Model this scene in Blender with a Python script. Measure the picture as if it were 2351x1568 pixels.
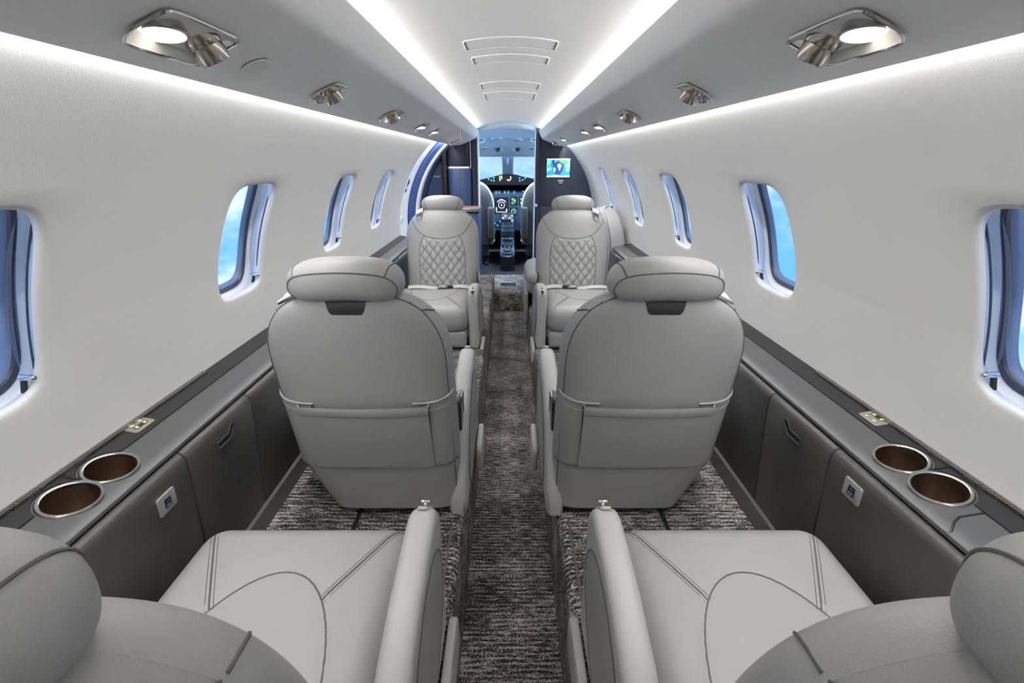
import bpy, bmesh, math, random
from mathutils import Vector, Matrix
random.seed(7)
SC = bpy.context.scene
COL = SC.collection
for _o in list(bpy.data.objects):
    bpy.data.objects.remove(_o)

# ------------------------------------------------------------------ camera, world, exposure
FPX = 1045.0
PITCH = math.atan(417.0 / FPX)
cam_d = bpy.data.cameras.new('camera')
cam_d.sensor_fit = 'HORIZONTAL'
cam_d.sensor_width = 36.0
cam_d.lens = 36.0 * FPX / 2351.0
cam_d.shift_x = 7.5 / 2351.0
cam_d.clip_start = 0.01
cam_d.clip_end = 200
cam = bpy.data.objects.new('camera', cam_d)
COL.objects.link(cam)
cam.location = (-0.005, 0.0, 1.165)
cam.rotation_euler = (math.pi / 2 - PITCH, 0, 0)
SC.camera = cam

SKY = 1.4
W = bpy.data.worlds.new('sky_world')
SC.world = W
W.use_nodes = True
nt = W.node_tree
nt.nodes.clear()
wo = nt.nodes.new('ShaderNodeOutputWorld')
bg = nt.nodes.new('ShaderNodeBackground')
tc = nt.nodes.new('ShaderNodeTexCoord')
sep = nt.nodes.new('ShaderNodeSeparateXYZ')
nt.links.new(tc.outputs['Generated'], sep.inputs[0])
mr = nt.nodes.new('ShaderNodeMapRange')
mr.inputs[1].default_value = -0.6
mr.inputs[2].default_value = 0.6
nt.links.new(sep.outputs[2], mr.inputs[0])
rp = nt.nodes.new('ShaderNodeValToRGB')
e = rp.color_ramp.elements
e[0].position = 0.0; e[0].color = (1.00, 1.07, 1.16, 1)
e[1].position = 1.0; e[1].color = (0.14, 0.34, 0.78, 1)
for p, c in ((0.12, (0.85, 0.97, 1.12, 1)), (0.33, (0.12, 0.38, 0.85, 1)), (0.46, (0.15, 0.39, 0.82, 1)), (0.5, (0.26, 0.46, 0.82, 1)), (0.62, (0.14, 0.36, 0.82, 1))):
    q = e.new(p); q.color = c
nt.links.new(mr.outputs[0], rp.inputs[0])
mp = nt.nodes.new('ShaderNodeMapping')
mp.inputs['Scale'].default_value = (2.2, 2.2, 5.0)
nt.links.new(tc.outputs['Generated'], mp.inputs[0])
nz = nt.nodes.new('ShaderNodeTexNoise')
nz.inputs['Scale'].default_value = 1.6
nz.inputs['Detail'].default_value = 8
nz.inputs['Roughness'].default_value = 0.55
nt.links.new(mp.outputs[0], nz.inputs['Vector'])
cr = nt.nodes.new('ShaderNodeMapRange')
cr.interpolation_type = 'SMOOTHSTEP'
cr.inputs[1].default_value = 0.47
cr.inputs[2].default_value = 0.68
nt.links.new(nz.outputs[0], cr.inputs[0])
lo = nt.nodes.new('ShaderNodeMapRange')      # more cloud towards the deck below
lo.inputs[1].default_value = 0.05
lo.inputs[2].default_value = -0.35
lo.inputs[3].default_value = 0.25
lo.inputs[4].default_value = 1.0
nt.links.new(sep.outputs[2], lo.inputs[0])
ml = nt.nodes.new('ShaderNodeMath'); ml.operation = 'MULTIPLY'
nt.links.new(cr.outputs[0], ml.inputs[0]); nt.links.new(lo.outputs[0], ml.inputs[1])
mx = nt.nodes.new('ShaderNodeMix'); mx.data_type = 'RGBA'
nt.links.new(ml.outputs[0], mx.inputs[0])
nt.links.new(rp.outputs[0], mx.inputs[6])
mx.inputs[7].default_value = (1.05, 1.10, 1.18, 1)
nt.links.new(mx.outputs[2], bg.inputs[0])
bg.inputs[1].default_value = SKY
nt.links.new(bg.outputs[0], wo.inputs[0])

vs = SC.view_settings
vs.view_transform = 'Standard'
vs.look = 'None'
vs.exposure = 0.3
vs.gamma = 1.0
vs.use_curve_mapping = False
SC.cycles.max_bounces = 6
SC.cycles.diffuse_bounces = 4
SC.cycles.glossy_bounces = 3
SC.cycles.adaptive_threshold = 0.05
SC.cycles.transparent_max_bounces = 12
SC.cycles.sample_clamp_indirect = 6.0

LED_CEIL = 44.0      # the LED strips hidden in the two coves
LED_WALL = 170.0
COCKPIT_FILL = 62.0  # strength of the lamps added to brighten the cockpit

# ------------------------------------------------------------------ materials
MATS = {}
def M(name, col, rough=0.5, metal=0.0, bump=0.0, bscale=300.0, var=0.0, vscale=6.0, spec=0.5, coat=0.0, emit=0.0, ecol=None, aniso=None):
    m = bpy.data.materials.new(name)
    m.use_nodes = True
    n = m.node_tree
    b = n.nodes['Principled BSDF']
    b.inputs['Base Color'].default_value = (*col, 1)
    b.inputs['Roughness'].default_value = rough
    b.inputs['Metallic'].default_value = metal
    b.inputs['Specular IOR Level'].default_value = spec
    b.inputs['Coat Weight'].default_value = coat
    tcn = n.nodes.new('ShaderNodeTexCoord')
    if var > 0:
        t = n.nodes.new('ShaderNodeTexNoise')
        t.inputs['Scale'].default_value = vscale
        t.inputs['Detail'].default_value = 4
        mpn = n.nodes.new('ShaderNodeMapping')
        if aniso:
            mpn.inputs['Scale'].default_value = aniso
        n.links.new(tcn.outputs['Object'], mpn.inputs[0])
        n.links.new(mpn.outputs[0], t.inputs['Vector'])
        r = n.nodes.new('ShaderNodeMapRange')
        r.inputs[3].default_value = 1 - var
        r.inputs[4].default_value = 1 + var
        n.links.new(t.outputs[0], r.inputs[0])
        v = n.nodes.new('ShaderNodeVectorMath'); v.operation = 'SCALE'
        v.inputs[0].default_value = col
        n.links.new(r.outputs[0], v.inputs['Scale'])
        n.links.new(v.outputs[0], b.inputs['Base Color'])
    if bump > 0:
        t2 = n.nodes.new('ShaderNodeTexNoise')
        t2.inputs['Scale'].default_value = bscale
        t2.inputs['Detail'].default_value = 3
        n.links.new(tcn.outputs['Object'], t2.inputs['Vector'])
        bp = n.nodes.new('ShaderNodeBump')
        bp.inputs['Strength'].default_value = bump
        bp.inputs['Distance'].default_value = 0.002
        n.links.new(t2.outputs[0], bp.inputs['Height'])
        n.links.new(bp.outputs[0], b.inputs['Normal'])
    if 0 < emit < 4:
        m.cycles.emission_sampling = 'NONE'
    if emit > 0:
        b.inputs['Emission Color'].default_value = (*(ecol or col), 1)
        b.inputs['Emission Strength'].default_value = emit
    MATS[name] = m
    return m

def carpet_mat():
    m = bpy.data.materials.new('carpet')
    m.use_nodes = True
    n = m.node_tree
    b = n.nodes['Principled BSDF']
    b.inputs['Roughness'].default_value = 0.95
    b.inputs['Specular IOR Level'].default_value = 0.1
    tcn = n.nodes.new('ShaderNodeTexCoord')
    def noise(scale, vec, detail=3, rough=0.6):
        mpn = n.nodes.new('ShaderNodeMapping')
        mpn.inputs['Scale'].default_value = vec
        n.links.new(tcn.outputs['Object'], mpn.inputs[0])
        t = n.nodes.new('ShaderNodeTexNoise')
        t.inputs['Scale'].default_value = scale
        t.inputs['Detail'].default_value = detail
        t.inputs['Roughness'].default_value = rough
        n.links.new(mpn.outputs[0], t.inputs['Vector'])
        return t.outputs[0]
    streak = noise(1.0, (28, 150, 110), 2)
    speck = noise(1.0, (200, 330, 300), 1, 0.6)
    broad = noise(1.0, (5, 9, 9), 3)
    hue = noise(1.0, (9, 26, 26), 2)
    a = n.nodes.new('ShaderNodeMath'); a.operation = 'MULTIPLY_ADD'
    n.links.new(streak, a.inputs[0]); a.inputs[1].default_value = 0.42
    s2 = n.nodes.new('ShaderNodeMath'); s2.operation = 'MULTIPLY'
    n.links.new(speck, s2.inputs[0]); s2.inputs[1].default_value = 0.52
    n.links.new(s2.outputs[0], a.inputs[2])
    a2 = n.nodes.new('ShaderNodeMath'); a2.operation = 'MULTIPLY_ADD'
    n.links.new(broad, a2.inputs[0]); a2.inputs[1].default_value = 0.22
    n.links.new(a.outputs[0], a2.inputs[2])
    sx = n.nodes.new('ShaderNodeSeparateXYZ'); n.links.new(tcn.outputs['Object'], sx.inputs[0])
    wob = n.nodes.new('ShaderNodeMath'); wob.operation = 'MULTIPLY_ADD'
    n.links.new(broad, wob.inputs[0]); wob.inputs[1].default_value = 0.010
    n.links.new(sx.outputs[1], wob.inputs[2])
    fr = n.nodes.new('ShaderNodeMath'); fr.operation = 'MULTIPLY'; fr.inputs[1].default_value = 2 * math.pi / 0.0135
    n.links.new(wob.outputs[0], fr.inputs[0])
    sn = n.nodes.new('ShaderNodeMath'); sn.operation = 'SINE'
    n.links.new(fr.outputs[0], sn.inputs[0])
    rib = n.nodes.new('ShaderNodeMath'); rib.operation = 'MULTIPLY_ADD'     # woven ribs across the aisle
    n.links.new(sn.outputs[0], rib.inputs[0]); rib.inputs[1].default_value = 0.034
    n.links.new(a2.outputs[0], rib.inputs[2])
    r = n.nodes.new('ShaderNodeValToRGB')
    el = r.color_ramp.elements
    el[0].position = 0.46; el[0].color = (0.026, 0.025, 0.025, 1)
    el[1].position = 0.76; el[1].color = (0.66, 0.64, 0.61, 1)
    for p, c in ((0.540, (0.050, 0.048, 0.046, 1)), (0.590, (0.130, 0.125, 0.119, 1)), (0.640, (0.42, 0.405, 0.385, 1))):
        q = el.new(p); q.color = c
    n.links.new(rib.outputs[0], r.inputs[0])
    hm = n.nodes.new('ShaderNodeMapRange')
    hm.inputs[1].default_value = 0.52; hm.inputs[2].default_value = 0.72
    n.links.new(hue, hm.inputs[0])
    mxn = n.nodes.new('ShaderNodeMix'); mxn.data_type = 'RGBA'; mxn.blend_type = 'MULTIPLY'
    n.links.new(hm.outputs[0], mxn.inputs[0])
    n.links.new(r.outputs[0], mxn.inputs[6])
    mxn.inputs[7].default_value = (1.0, 0.82, 0.76, 1)
    n.links.new(mxn.outputs[2], b.inputs['Base Color'])
    bp = n.nodes.new('ShaderNodeBump'); bp.inputs['Strength'].default_value = 0.7; bp.inputs['Distance'].default_value = 0.004
    n.links.new(rib.outputs[0], bp.inputs['Height'])
    n.links.new(bp.outputs[0], b.inputs['Normal'])
    MATS['carpet'] = m
    return m

def glass_mat(name, tint=(0.97, 0.985, 1.0), refl=0.06):
    m = bpy.data.materials.new(name)
    m.use_nodes = True
    n = m.node_tree
    n.nodes.clear()
    o = n.nodes.new('ShaderNodeOutputMaterial')
    t = n.nodes.new('ShaderNodeBsdfTransparent'); t.inputs[0].default_value = (*tint, 1)
    g = n.nodes.new('ShaderNodeBsdfGlossy'); g.inputs['Roughness'].default_value = 0.03
    mi = n.nodes.new('ShaderNodeMixShader'); mi.inputs[0].default_value = refl
    n.links.new(t.outputs[0], mi.inputs[1]); n.links.new(g.outputs[0], mi.inputs[2])
    n.links.new(mi.outputs[0], o.inputs[0])
    MATS[name] = m
    return m

WALLC = (0.62, 0.62, 0.615)
wall_m = M('wall_vinyl', WALLC, 0.55, bump=0.08, bscale=450, var=0.012)
ceil_m = M('ceiling_vinyl', (0.74, 0.74, 0.735), 0.6, bump=0.12, bscale=600)
psu_m = M('overhead_panel_paint', (0.91, 0.91, 0.90), 0.38, bump=0.05, bscale=700)
leather = M('seat_leather', (0.385, 0.385, 0.380), 0.42, bump=0.22, bscale=520, var=0.04, vscale=14)
leather_l = M('armrest_leather', (0.53, 0.53, 0.52), 0.40, bump=0.15, bscale=520, var=0.03)
seam_m = M('seam_thread', (0.13, 0.125, 0.12), 0.7)
panel_m = M('side_panel_leather', (0.056, 0.054, 0.053), 0.45, bump=0.15, bscale=420, var=0.06)
plinth_m = M('plinth_trim', (0.12, 0.118, 0.115), 0.5, bump=0.1)
ledge_m = M('ledge_metallic_paint', (0.085, 0.085, 0.086), 0.42, metal=0.1, bump=0.03, bscale=900)
dark_m = M('charcoal_trim', (0.020, 0.020, 0.022), 0.6, spec=0.3)
black_m = M('black_plastic', (0.012, 0.012, 0.014), 0.45)
chrome_m = M('chrome', (0.80, 0.79, 0.77), 0.12, metal=1)
nickel_m = M('brushed_nickel', (0.55, 0.52, 0.48), 0.24, metal=1, var=0.12, vscale=60, aniso=(1, 1, 12))
bronze_m = M('bronze_metal', (0.36, 0.285, 0.22), 0.33, metal=1, var=0.25, vscale=40, aniso=(6, 6, 0.4))
white_m = M('white_plastic', (0.84, 0.85, 0.87), 0.4)
reveal_m = M('window_reveal_plastic', (0.90, 0.90, 0.91), 0.35)
gasket_m = M('window_gasket', (0.030, 0.034, 0.055), 0.4)
gasket2_m = M('window_inner_seal', (0.16, 0.22, 0.36), 0.35)
navy_m = M('navy_laminate', (0.018, 0.026, 0.052), 0.32, coat=0.15)
navy_daylit_m = M('navy_daylit', (0.050, 0.085, 0.210), 0.40, bump=0.05)  # navy with the blue door daylight put into its colour
blueseal_m = M('door_seal_rubber', (0.045, 0.085, 0.26), 0.38)
ckliner_m = M('cockpit_liner', (0.50, 0.66, 0.80), 0.5)  # pale grey liner, blue cockpit light mixed into its colour
ckpanel_m = M('instrument_panel_paint', (0.060, 0.120, 0.200), 0.45)
ckgrey_m = M('cockpit_seat_cover', (0.085, 0.082, 0.080), 0.75, bump=0.2, bscale=200)
belt_m = M('belt_webbing', (0.60, 0.60, 0.59), 0.8, bump=0.3, bscale=600)
carpet_m = carpet_mat()
glass_m = glass_mat('window_acrylic')
shade_m = glass_mat('window_shade_acrylic', (0.82, 0.86, 0.92), 0.16)
led_c = M('cove_led', (1, 1, 1), 0.5, emit=LED_CEIL, ecol=(1.0, 0.98, 0.96))
led_w = M('wall_cove_led', (1, 1, 1), 0.5, emit=LED_WALL, ecol=(1.0, 0.985, 0.965))
lamp_m = M('reading_lamp_glow', (1, 1, 1), 0.5, emit=22.0, ecol=(1.0, 0.90, 0.76))
ckfill_m = M('cockpit_fill_glow', (1, 1, 1), 0.5, emit=COCKPIT_FILL * 4, ecol=(0.62, 0.80, 1.0))

# ------------------------------------------------------------------ mesh helpers
OFF = {}
def link(o, parent=None):
    COL.objects.link(o)
    if parent is not None:
        o.parent = parent
        OFF[o] = OFF.get(parent, Vector((0, 0, 0)))
    else:
        OFF[o] = Vector(o.location)
    return o

def thing(name, label, cat, loc=(0, 0, 0), group=None, local=False):
    o = bpy.data.objects.new(name, None)
    o.empty_display_size = 0.05
    o.location = loc
    o['label'] = label
    o['category'] = cat
    if group:
        o['group'] = group
    COL.objects.link(o)
    OFF[o] = Vector((0, 0, 0)) if local else Vector(loc)
    return o

def add(name, geo, mat, parent=None, smooth=True, label=None, cat=None, group=None, kind=None, angle=40):
    """geo = (verts, faces) in world coordinates (or in the local frame of a thing made with local=True)"""
    v, f = geo[0], geo[1]
    off = OFF.get(parent, Vector((0, 0, 0))) if parent is not None else Vector((0, 0, 0))
    me = bpy.data.meshes.new(name)
    me.from_pydata([(p[0] - off.x, p[1] - off.y, p[2] - off.z) for p in v], [], f)
    me.materials.append(mat)
    bm = bmesh.new(); bm.from_mesh(me)
    bmesh.ops.remove_doubles(bm, verts=bm.verts, dist=1e-6)
    bmesh.ops.dissolve_degenerate(bm, dist=1e-7, edges=bm.edges)
    bmesh.ops.recalc_face_normals(bm, faces=bm.faces)
    if smooth:
        for fc in bm.faces:
            fc.smooth = True
        ca = math.radians(angle)
        for ed in bm.edges:
            if len(ed.link_faces) == 2 and ed.calc_face_angle(0) > ca:
                ed.smooth = False
    bm.to_mesh(me); bm.free()
    o = bpy.data.objects.new(name, me)
    link(o, parent)
    if label: o['label'] = label
    if cat: o['category'] = cat
    if group: o['group'] = group
    if kind: o['kind'] = kind
    return o

def join(*gs):
    V, F = [], []
    for g in gs:
        k = len(V)
        V += list(g[0])
        F += [tuple(i + k for i in f) for f in g[1]]
    return V, F

def xf(g, mtx):
    return [tuple(mtx @ Vector(p)) for p in g[0]], g[1]

def mirx(g, s):
    return ([(p[0] * s, p[1], p[2]) for p in g[0]], g[1])

def grid(fn, nu, nv, cu=False, cv=False):
    V = [fn(i / (nu if cu else nu), j / nv) for j in range(nv if cv else nv + 1) for i in range(nu if cu else nu + 1)]
    w = nu if cu else nu + 1
    h = nv if cv else nv + 1
    F = []
    for j in range(nv):
        for i in range(nu):
            a = j * w + i; b = j * w + (i + 1) % w
            c = ((j + 1) % h) * w + (i + 1) % w; d = ((j + 1) % h) * w + i
            F.append((a, b, c, d))
    return V, F

def loft(rings, cap0=True, cap1=True, closed=True):
    n = len(rings[0]); V = [p for r in rings for p in r]; F = []
    for j in range(len(rings) - 1):
        for i in range(n if closed else n - 1):
            k = (i + 1) % n
            F.append((j * n + i, j * n + k, (j + 1) * n + k, (j + 1) * n + i))
    if cap0: F.append(tuple(range(n - 1, -1, -1)))
    if cap1: F.append(tuple((len(rings) - 1) * n + i for i in range(n)))
    return V, F

def tube(pts, r, n=6, closed=False):
    P = [Vector(p) for p in pts]
    m = len(P); rings = []
    prev = None
    for i in range(m):
        if closed:
            t = P[(i + 1) % m] - P[i - 1]
        else:
            t = P[min(i + 1, m - 1)] - P[max(i - 1, 0)]
        if t.length < 1e-9: t = Vector((0, 0, 1))
        t.normalize()
        if prev is None:
            a = Vector((0, 0, 1)) if abs(t.z) < 0.9 else Vector((1, 0, 0))
            u = t.cross(a).normalized()
        else:
            u = (prev - t * prev.dot(t))
            u = u.normalized() if u.length > 1e-6 else t.orthogonal().normalized()
        prev = u
        w = t.cross(u)
        rr = r[i] if isinstance(r, (list, tuple)) else r
        rings.append([tuple(P[i] + u * (rr * math.cos(2 * math.pi * k / n)) + w * (rr * math.sin(2 * math.pi * k / n))) for k in range(n)])
    if closed:
        V, F = loft(rings, False, False)
        k0 = (m - 1) * n
        F += [(k0 + i, k0 + (i + 1) % n, (i + 1) % n, i) for i in range(n)]
        return V, F
    return loft(rings)

def rbox(x0, x1, y0, y1, z0, z1, r=0.0, seg=2):
    if x0 > x1: x0, x1 = x1, x0
    if y0 > y1: y0, y1 = y1, y0
    if z0 > z1: z0, z1 = z1, z0
    bm = bmesh.new()
    bmesh.ops.create_cube(bm, size=1)
    for v in bm.verts:
        v.co = Vector(((x0 + x1) / 2 + v.co.x * (x1 - x0), (y0 + y1) / 2 + v.co.y * (y1 - y0), (z0 + z1) / 2 + v.co.z * (z1 - z0)))
    if r > 0:
        r = min(r, 0.49 * min(x1 - x0, y1 - y0, z1 - z0))
        bmesh.ops.bevel(bm, geom=list(bm.edges), offset=r, segments=seg, profile=0.5, affect='EDGES')
    bm.verts.index_update()
    g = ([tuple(v.co) for v in bm.verts], [tuple(v.index for v in f.verts) for f in bm.faces])
    bm.free()
    return g

def lathe(prof, n=24, mtx=None, cap=True):
    rings = [[(max(r, 1e-5) * math.cos(2 * math.pi * k / n), max(r, 1e-5) * math.sin(2 * math.pi * k / n), z) for k in range(n)] for r, z in prof]
    g = loft(rings, cap, cap)
    return xf(g, mtx) if mtx is not None else g

def spline(pts, n=8):
    P = [Vector(p) for p in pts]; out = []
    for i in range(len(P) - 1):
        p0 = P[max(i - 1, 0)]; p1 = P[i]; p2 = P[i + 1]; p3 = P[min(i + 2, len(P) - 1)]
        for k in range(n):
            t = k / n
            out.append(0.5 * ((2 * p1) + (p2 - p0) * t + (2 * p0 - 5 * p1 + 4 * p2 - p3) * t * t + (3 * p1 - p0 - 3 * p2 + p3) * t ** 3))
    out.append(P[-1])
    return out

def rrect(x0, x1, y0, y1, r, n=6):
    out = []
    for cx, cy, a in ((x1 - r, y1 - r, 0), (x0 + r, y1 - r, 90), (x0 + r, y0 + r, 180), (x1 - r, y0 + r, 270)):
        for k in range(n + 1):
            t = math.radians(a + 90 * k / n)
            out.append((cx + r * math.cos(t), cy + r * math.sin(t)))
    return out

def inset(poly, d):
    """offset a closed CCW 2D polygon inwards by d"""
    n = len(poly); out = []
    for i in range(n):
        p0, p1, p2 = poly[i - 1], poly[i], poly[(i + 1) % n]
        e1 = (p1[0] - p0[0], p1[1] - p0[1]); e2 = (p2[0] - p1[0], p2[1] - p1[1])
        l1 = math.hypot(*e1) or 1e-9; l2 = math.hypot(*e2) or 1e-9
        n1 = (-e1[1] / l1, e1[0] / l1); n2 = (-e2[1] / l2, e2[0] / l2)
        nx, ny = n1[0] + n2[0], n1[1] + n2[1]
        l = math.hypot(nx, ny) or 1e-9
        nx /= l; ny /= l
        k = max(0.5, nx * n1[0] + ny * n1[1])
        out.append((p1[0] + nx * d / k, p1[1] + ny * d / k))
    return out

def pillow(poly, t0, t1, r, crown=0.0, seg=4, mapf=None, both=True):
    """closed CCW polygon extruded from t0 to t1 with rounded rims; mapf(a,b,t) -> xyz"""
    mapf = mapf or (lambda a, b, t: (a, b, t))
    rings = []
    if both:
        for k in range(seg + 1):
            a = math.pi / 2 * (1 - k / seg)
            rings.append([(p, t0 + r * (1 - math.sin(a))) for p in inset(poly, r * (1 - math.cos(a)))])
    else:
        rings.append([(p, t0) for p in poly])
    for k in range(seg + 1):
        a = math.pi / 2 * k / seg
        rings.append([(p, t1 - r + r * math.sin(a)) for p in inset(poly, r * (1 - math.cos(a)))])
    R = [[mapf(p[0], p[1], t) for p, t in ring] for ring in rings]
    V, F = loft(R, True, crown == 0)
    if crown:
        n = len(poly); last = [p for p, t in rings[-1]]
        cx = sum(p[0] for p in last) / n; cy = sum(p[1] for p in last) / n
        prev = (len(rings) - 1) * n
        for s in (0.75, 0.5, 0.25):
            k0 = len(V)
            V += [mapf(cx + (p[0] - cx) * s, cy + (p[1] - cy) * s, t1 + crown * (1 - s * s)) for p in last]
            F += [(prev + i, prev + (i + 1) % n, k0 + (i + 1) % n, k0 + i) for i in range(n)]
            prev = k0
        V.append(mapf(cx, cy, t1 + crown))
        F += [(prev + i, prev + (i + 1) % n, len(V) - 1) for i in range(n)]
    return V, F

def prism(poly, t0, t1, mapf):
    return loft([[mapf(a, b, t0) for a, b in poly], [mapf(a, b, t1) for a, b in poly]])

def sweep(profile, ys, closed=False):
    """profile [(x,z)] swept along y"""
    V = [(x, y, z) for y in ys for x, z in profile]; n = len(profile); F = []
    for j in range(len(ys) - 1):
        for i in range(n if closed else n - 1):
            k = (i + 1) % n
            F.append((j * n + i, j * n + k, (j + 1) * n + k, (j + 1) * n + i))
    if closed:
        F.append(tuple(range(n))); F.append(tuple((len(ys) - 1) * n + i for i in reversed(range(n))))
    return V, F

def copy_tree(o, parent=None):
    c = o.copy(); COL.objects.link(c); c.parent = parent
    for ch in list(o.children):
        copy_tree(ch, c)
    return c

RAD = math.radians
R0, ZC = 0.735, 0.716          # the round cabin section
Y0, Y1 = -1.90, 4.18           # aft bulkhead, forward bulkhead
FLOOR_H = 0.28                 # raised floor beside the sunken aisle
AISLE = 0.125

def cyl(ang, y, sg, r=R0):
    a = RAD(ang)
    return (sg * r * math.cos(a), y, ZC + r * math.sin(a))
# ------------------------------------------------------------------ floor
def struct(name, geo, mat, label, cat, parent=None, **k):
    return add(name, geo, mat, parent, label=label, cat=cat, kind='structure', **k)

STEP_Y = 3.60
ys = [Y0 + (STEP_Y - Y0) * i / 30 for i in range(31)]
floor = struct('floor', join(sweep([(-AISLE - .02, 0), (AISLE + .02, 0)], ys),
               rbox(-0.70, 0.70, STEP_Y + 0.012, 5.5, 0.0, 0.158, 0.0)), carpet_m, 'sunken aisle floor in striped grey brown carpet', 'floor')
# step at the end of the aisle with a soft nosing
prof = [(STEP_Y, 0.0), (STEP_Y, 0.145), (STEP_Y + 0.006, 0.157), (STEP_Y + 0.02, 0.161), (STEP_Y + 0.60, 0.161)]
add('step', ([(x, y, z) for x in (-0.40, 0.40) for y, z in prof], [(i, i + 1, 5 + i + 1, 5 + i) for i in range(4)]), carpet_m, floor)
add('cockpit_dark_sheet', rbox(-0.66, 0.66, 4.24, 5.36, 0.159, 0.1625, 0.001), dark_m, floor)  # dark sheet added to keep the lamp-lit cockpit floor dim
add('step_plate', rbox(-0.075, 0.055, 3.80, 3.90, 0.160, 0.164, 0.001), dark_m, floor)
for sg, nm in ((-1, 'left'), (1, 'right')):
    prof = [(sg * (AISLE), 0.0), (sg * AISLE, 0.20)]
    for k in range(6):
        a = RAD(90 * k / 5)
        prof.append((sg * (AISLE + 0.022 * (1 - math.cos(a)) ), 0.255 + 0.025 * math.sin(a)))
    prof += [(sg * 0.30, FLOOR_H), (sg * 0.50, FLOOR_H), (sg * 0.68, FLOOR_H)]
    yend = 3.72 if sg < 0 else 3.95
    fl = struct('floor_' + nm, sweep(prof, [Y0 + (yend - Y0) * i / 40 for i in range(41)]), carpet_m,
                'raised carpeted floor under the %s row of seats' % nm, 'floor')
    add('floor_end', ([(sg * AISLE, yend, 0), (sg * 0.68, yend, 0), (sg * 0.68, yend, FLOOR_H), (sg * (AISLE + .01), yend, FLOOR_H)], [(0, 1, 2, 3)]), carpet_m, fl)
    for y0, y1 in ((0.30, 0.95), (1.55, 2.05)):
        add('seat_track_cover', rbox(sg * 0.150, sg * 0.156, y0, y1, FLOOR_H, FLOOR_H + 0.003, 0.001), plinth_m, fl)
    add('seat_track_cover', rbox(sg * 0.40, sg * 0.412, 0.66, 1.10, FLOOR_H, FLOOR_H + 0.003, 0.001), dark_m, fl)

# ------------------------------------------------------------------ curved side walls with window openings
WIN = {-1: [0.530, 1.197, 1.880, 2.525], 1: [0.540, 1.230, 1.933, 2.626, 3.310]}
WANG, WHA = 20.4, 11.6         # centre angle and half height of a window (degrees)
WHW = 0.106                    # half width
A_LO, A_HI = 3.0, 39.0
NSE = 5.0
MB = 18
def border():
    out = []
    for i in range(MB): out.append((-1 + 2 * i / MB, -1))
    for i in range(MB): out.append((1, -1 + 2 * i / MB))
    for i in range(MB): out.append((1 - 2 * i / MB, 1))
    for i in range(MB): out.append((-1, 1 - 2 * i / MB))
    return out
BORD = border()
def sel(u, v, hw, ha, n=NSE):
    s = 1.0 / (abs(u) ** n + abs(v) ** n) ** (1.0 / n)
    return u * s * hw, v * s * ha
DEG = R0 * math.pi / 180        # metres per degree on the wall
def win_ring(yc, sg, grow, dr, scale=1.0):
    ring = []
    if yc < 0.6: yc = yc + 0.016 * min(1.0, max(0.0, (dr - 0.010) / 0.040))
    for u, v in BORD:
        a, b = sel(u, v, WHW * scale + grow, WHA * scale + grow / DEG)
        ring.append(cyl(WANG + b, yc + a, sg, R0 + dr))
    return ring

def wall_geo(sg, yend):
    gs = []
    ycs = WIN[sg]
    edges = [Y0] + [(ycs[i] + ycs[i + 1]) / 2 for i in range(len(ycs) - 1)] + [yend]
    edges[0] = max(Y0, ycs[0] - 0.36)
    am, hm = (A_LO + A_HI) / 2, (A_HI - A_LO) / 2
    for i, yc in enumerate(ycs):
        y0, y1 = edges[i], edges[i + 1]
        r0 = [cyl(am + v * hm, (y0 + y1) / 2 + u * (y1 - y0) / 2, sg) for u, v in BORD]
        def blend(f):
            out = []
            for (u, v) in BORD:
                bx, ba = (y0 + y1) / 2 + u * (y1 - y0) / 2, am + v * hm
                a, b = sel(u, v, WHW + 0.011, WHA + 0.011 / DEG)
                out.append(cyl(ba + (WANG + b - ba) * f, bx + (yc + a - bx) * f, sg))
            return out
        rings = [r0, blend(0.10), blend(0.22), blend(0.35), blend(0.52), blend(0.7), blend(1.0), win_ring(yc, sg, 0.006, 0.0008), win_ring(yc, sg, 0.0022, 0.0026), win_ring(yc, sg, 0.0004, 0.0056), win_ring(yc, sg, 0.0, 0.010)]
        gs.append(loft(rings, False, False))
    if edges[0] > Y0:
        gs.append(grid(lambda u, v: cyl(A_LO + (A_HI - A_LO) * v, Y0 + (edges[0] - Y0) * u, sg), 4, MB))
    ysm = [Y0 + (edges[0] - Y0) * k / 4 for k in range(4)] if edges[0] > Y0 else []
    for i in range(len(ycs)):
        ysm += [edges[i] + (edges[i + 1] - edges[i]) * k / MB for k in range(MB)]
    ysm.append(yend)
    for lo_a, hi_a, na in ((A_HI, 62, 20), (-7, A_LO, 8)):
        V = [cyl(lo_a + (hi_a - lo_a) * j / na, y, sg) for j in range(na + 1) for y in ysm]
        w_ = len(ysm)
        gs.append((V, [(j * w_ + i, j * w_ + i + 1, (j + 1) * w_ + i + 1, (j + 1) * w_ + i) for j in range(na) for i in range(w_ - 1)]))
    return join(*gs)
DOOR_Y = 3.12
wall_l = struct('wall_left', wall_geo(-1, DOOR_Y), wall_m, 'curved off white cabin wall on the left with window openings', 'wall')
wall_r = struct('wall_right', wall_geo(1, Y1), wall_m, 'curved off white cabin wall on the right with window openings', 'wall')

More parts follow.
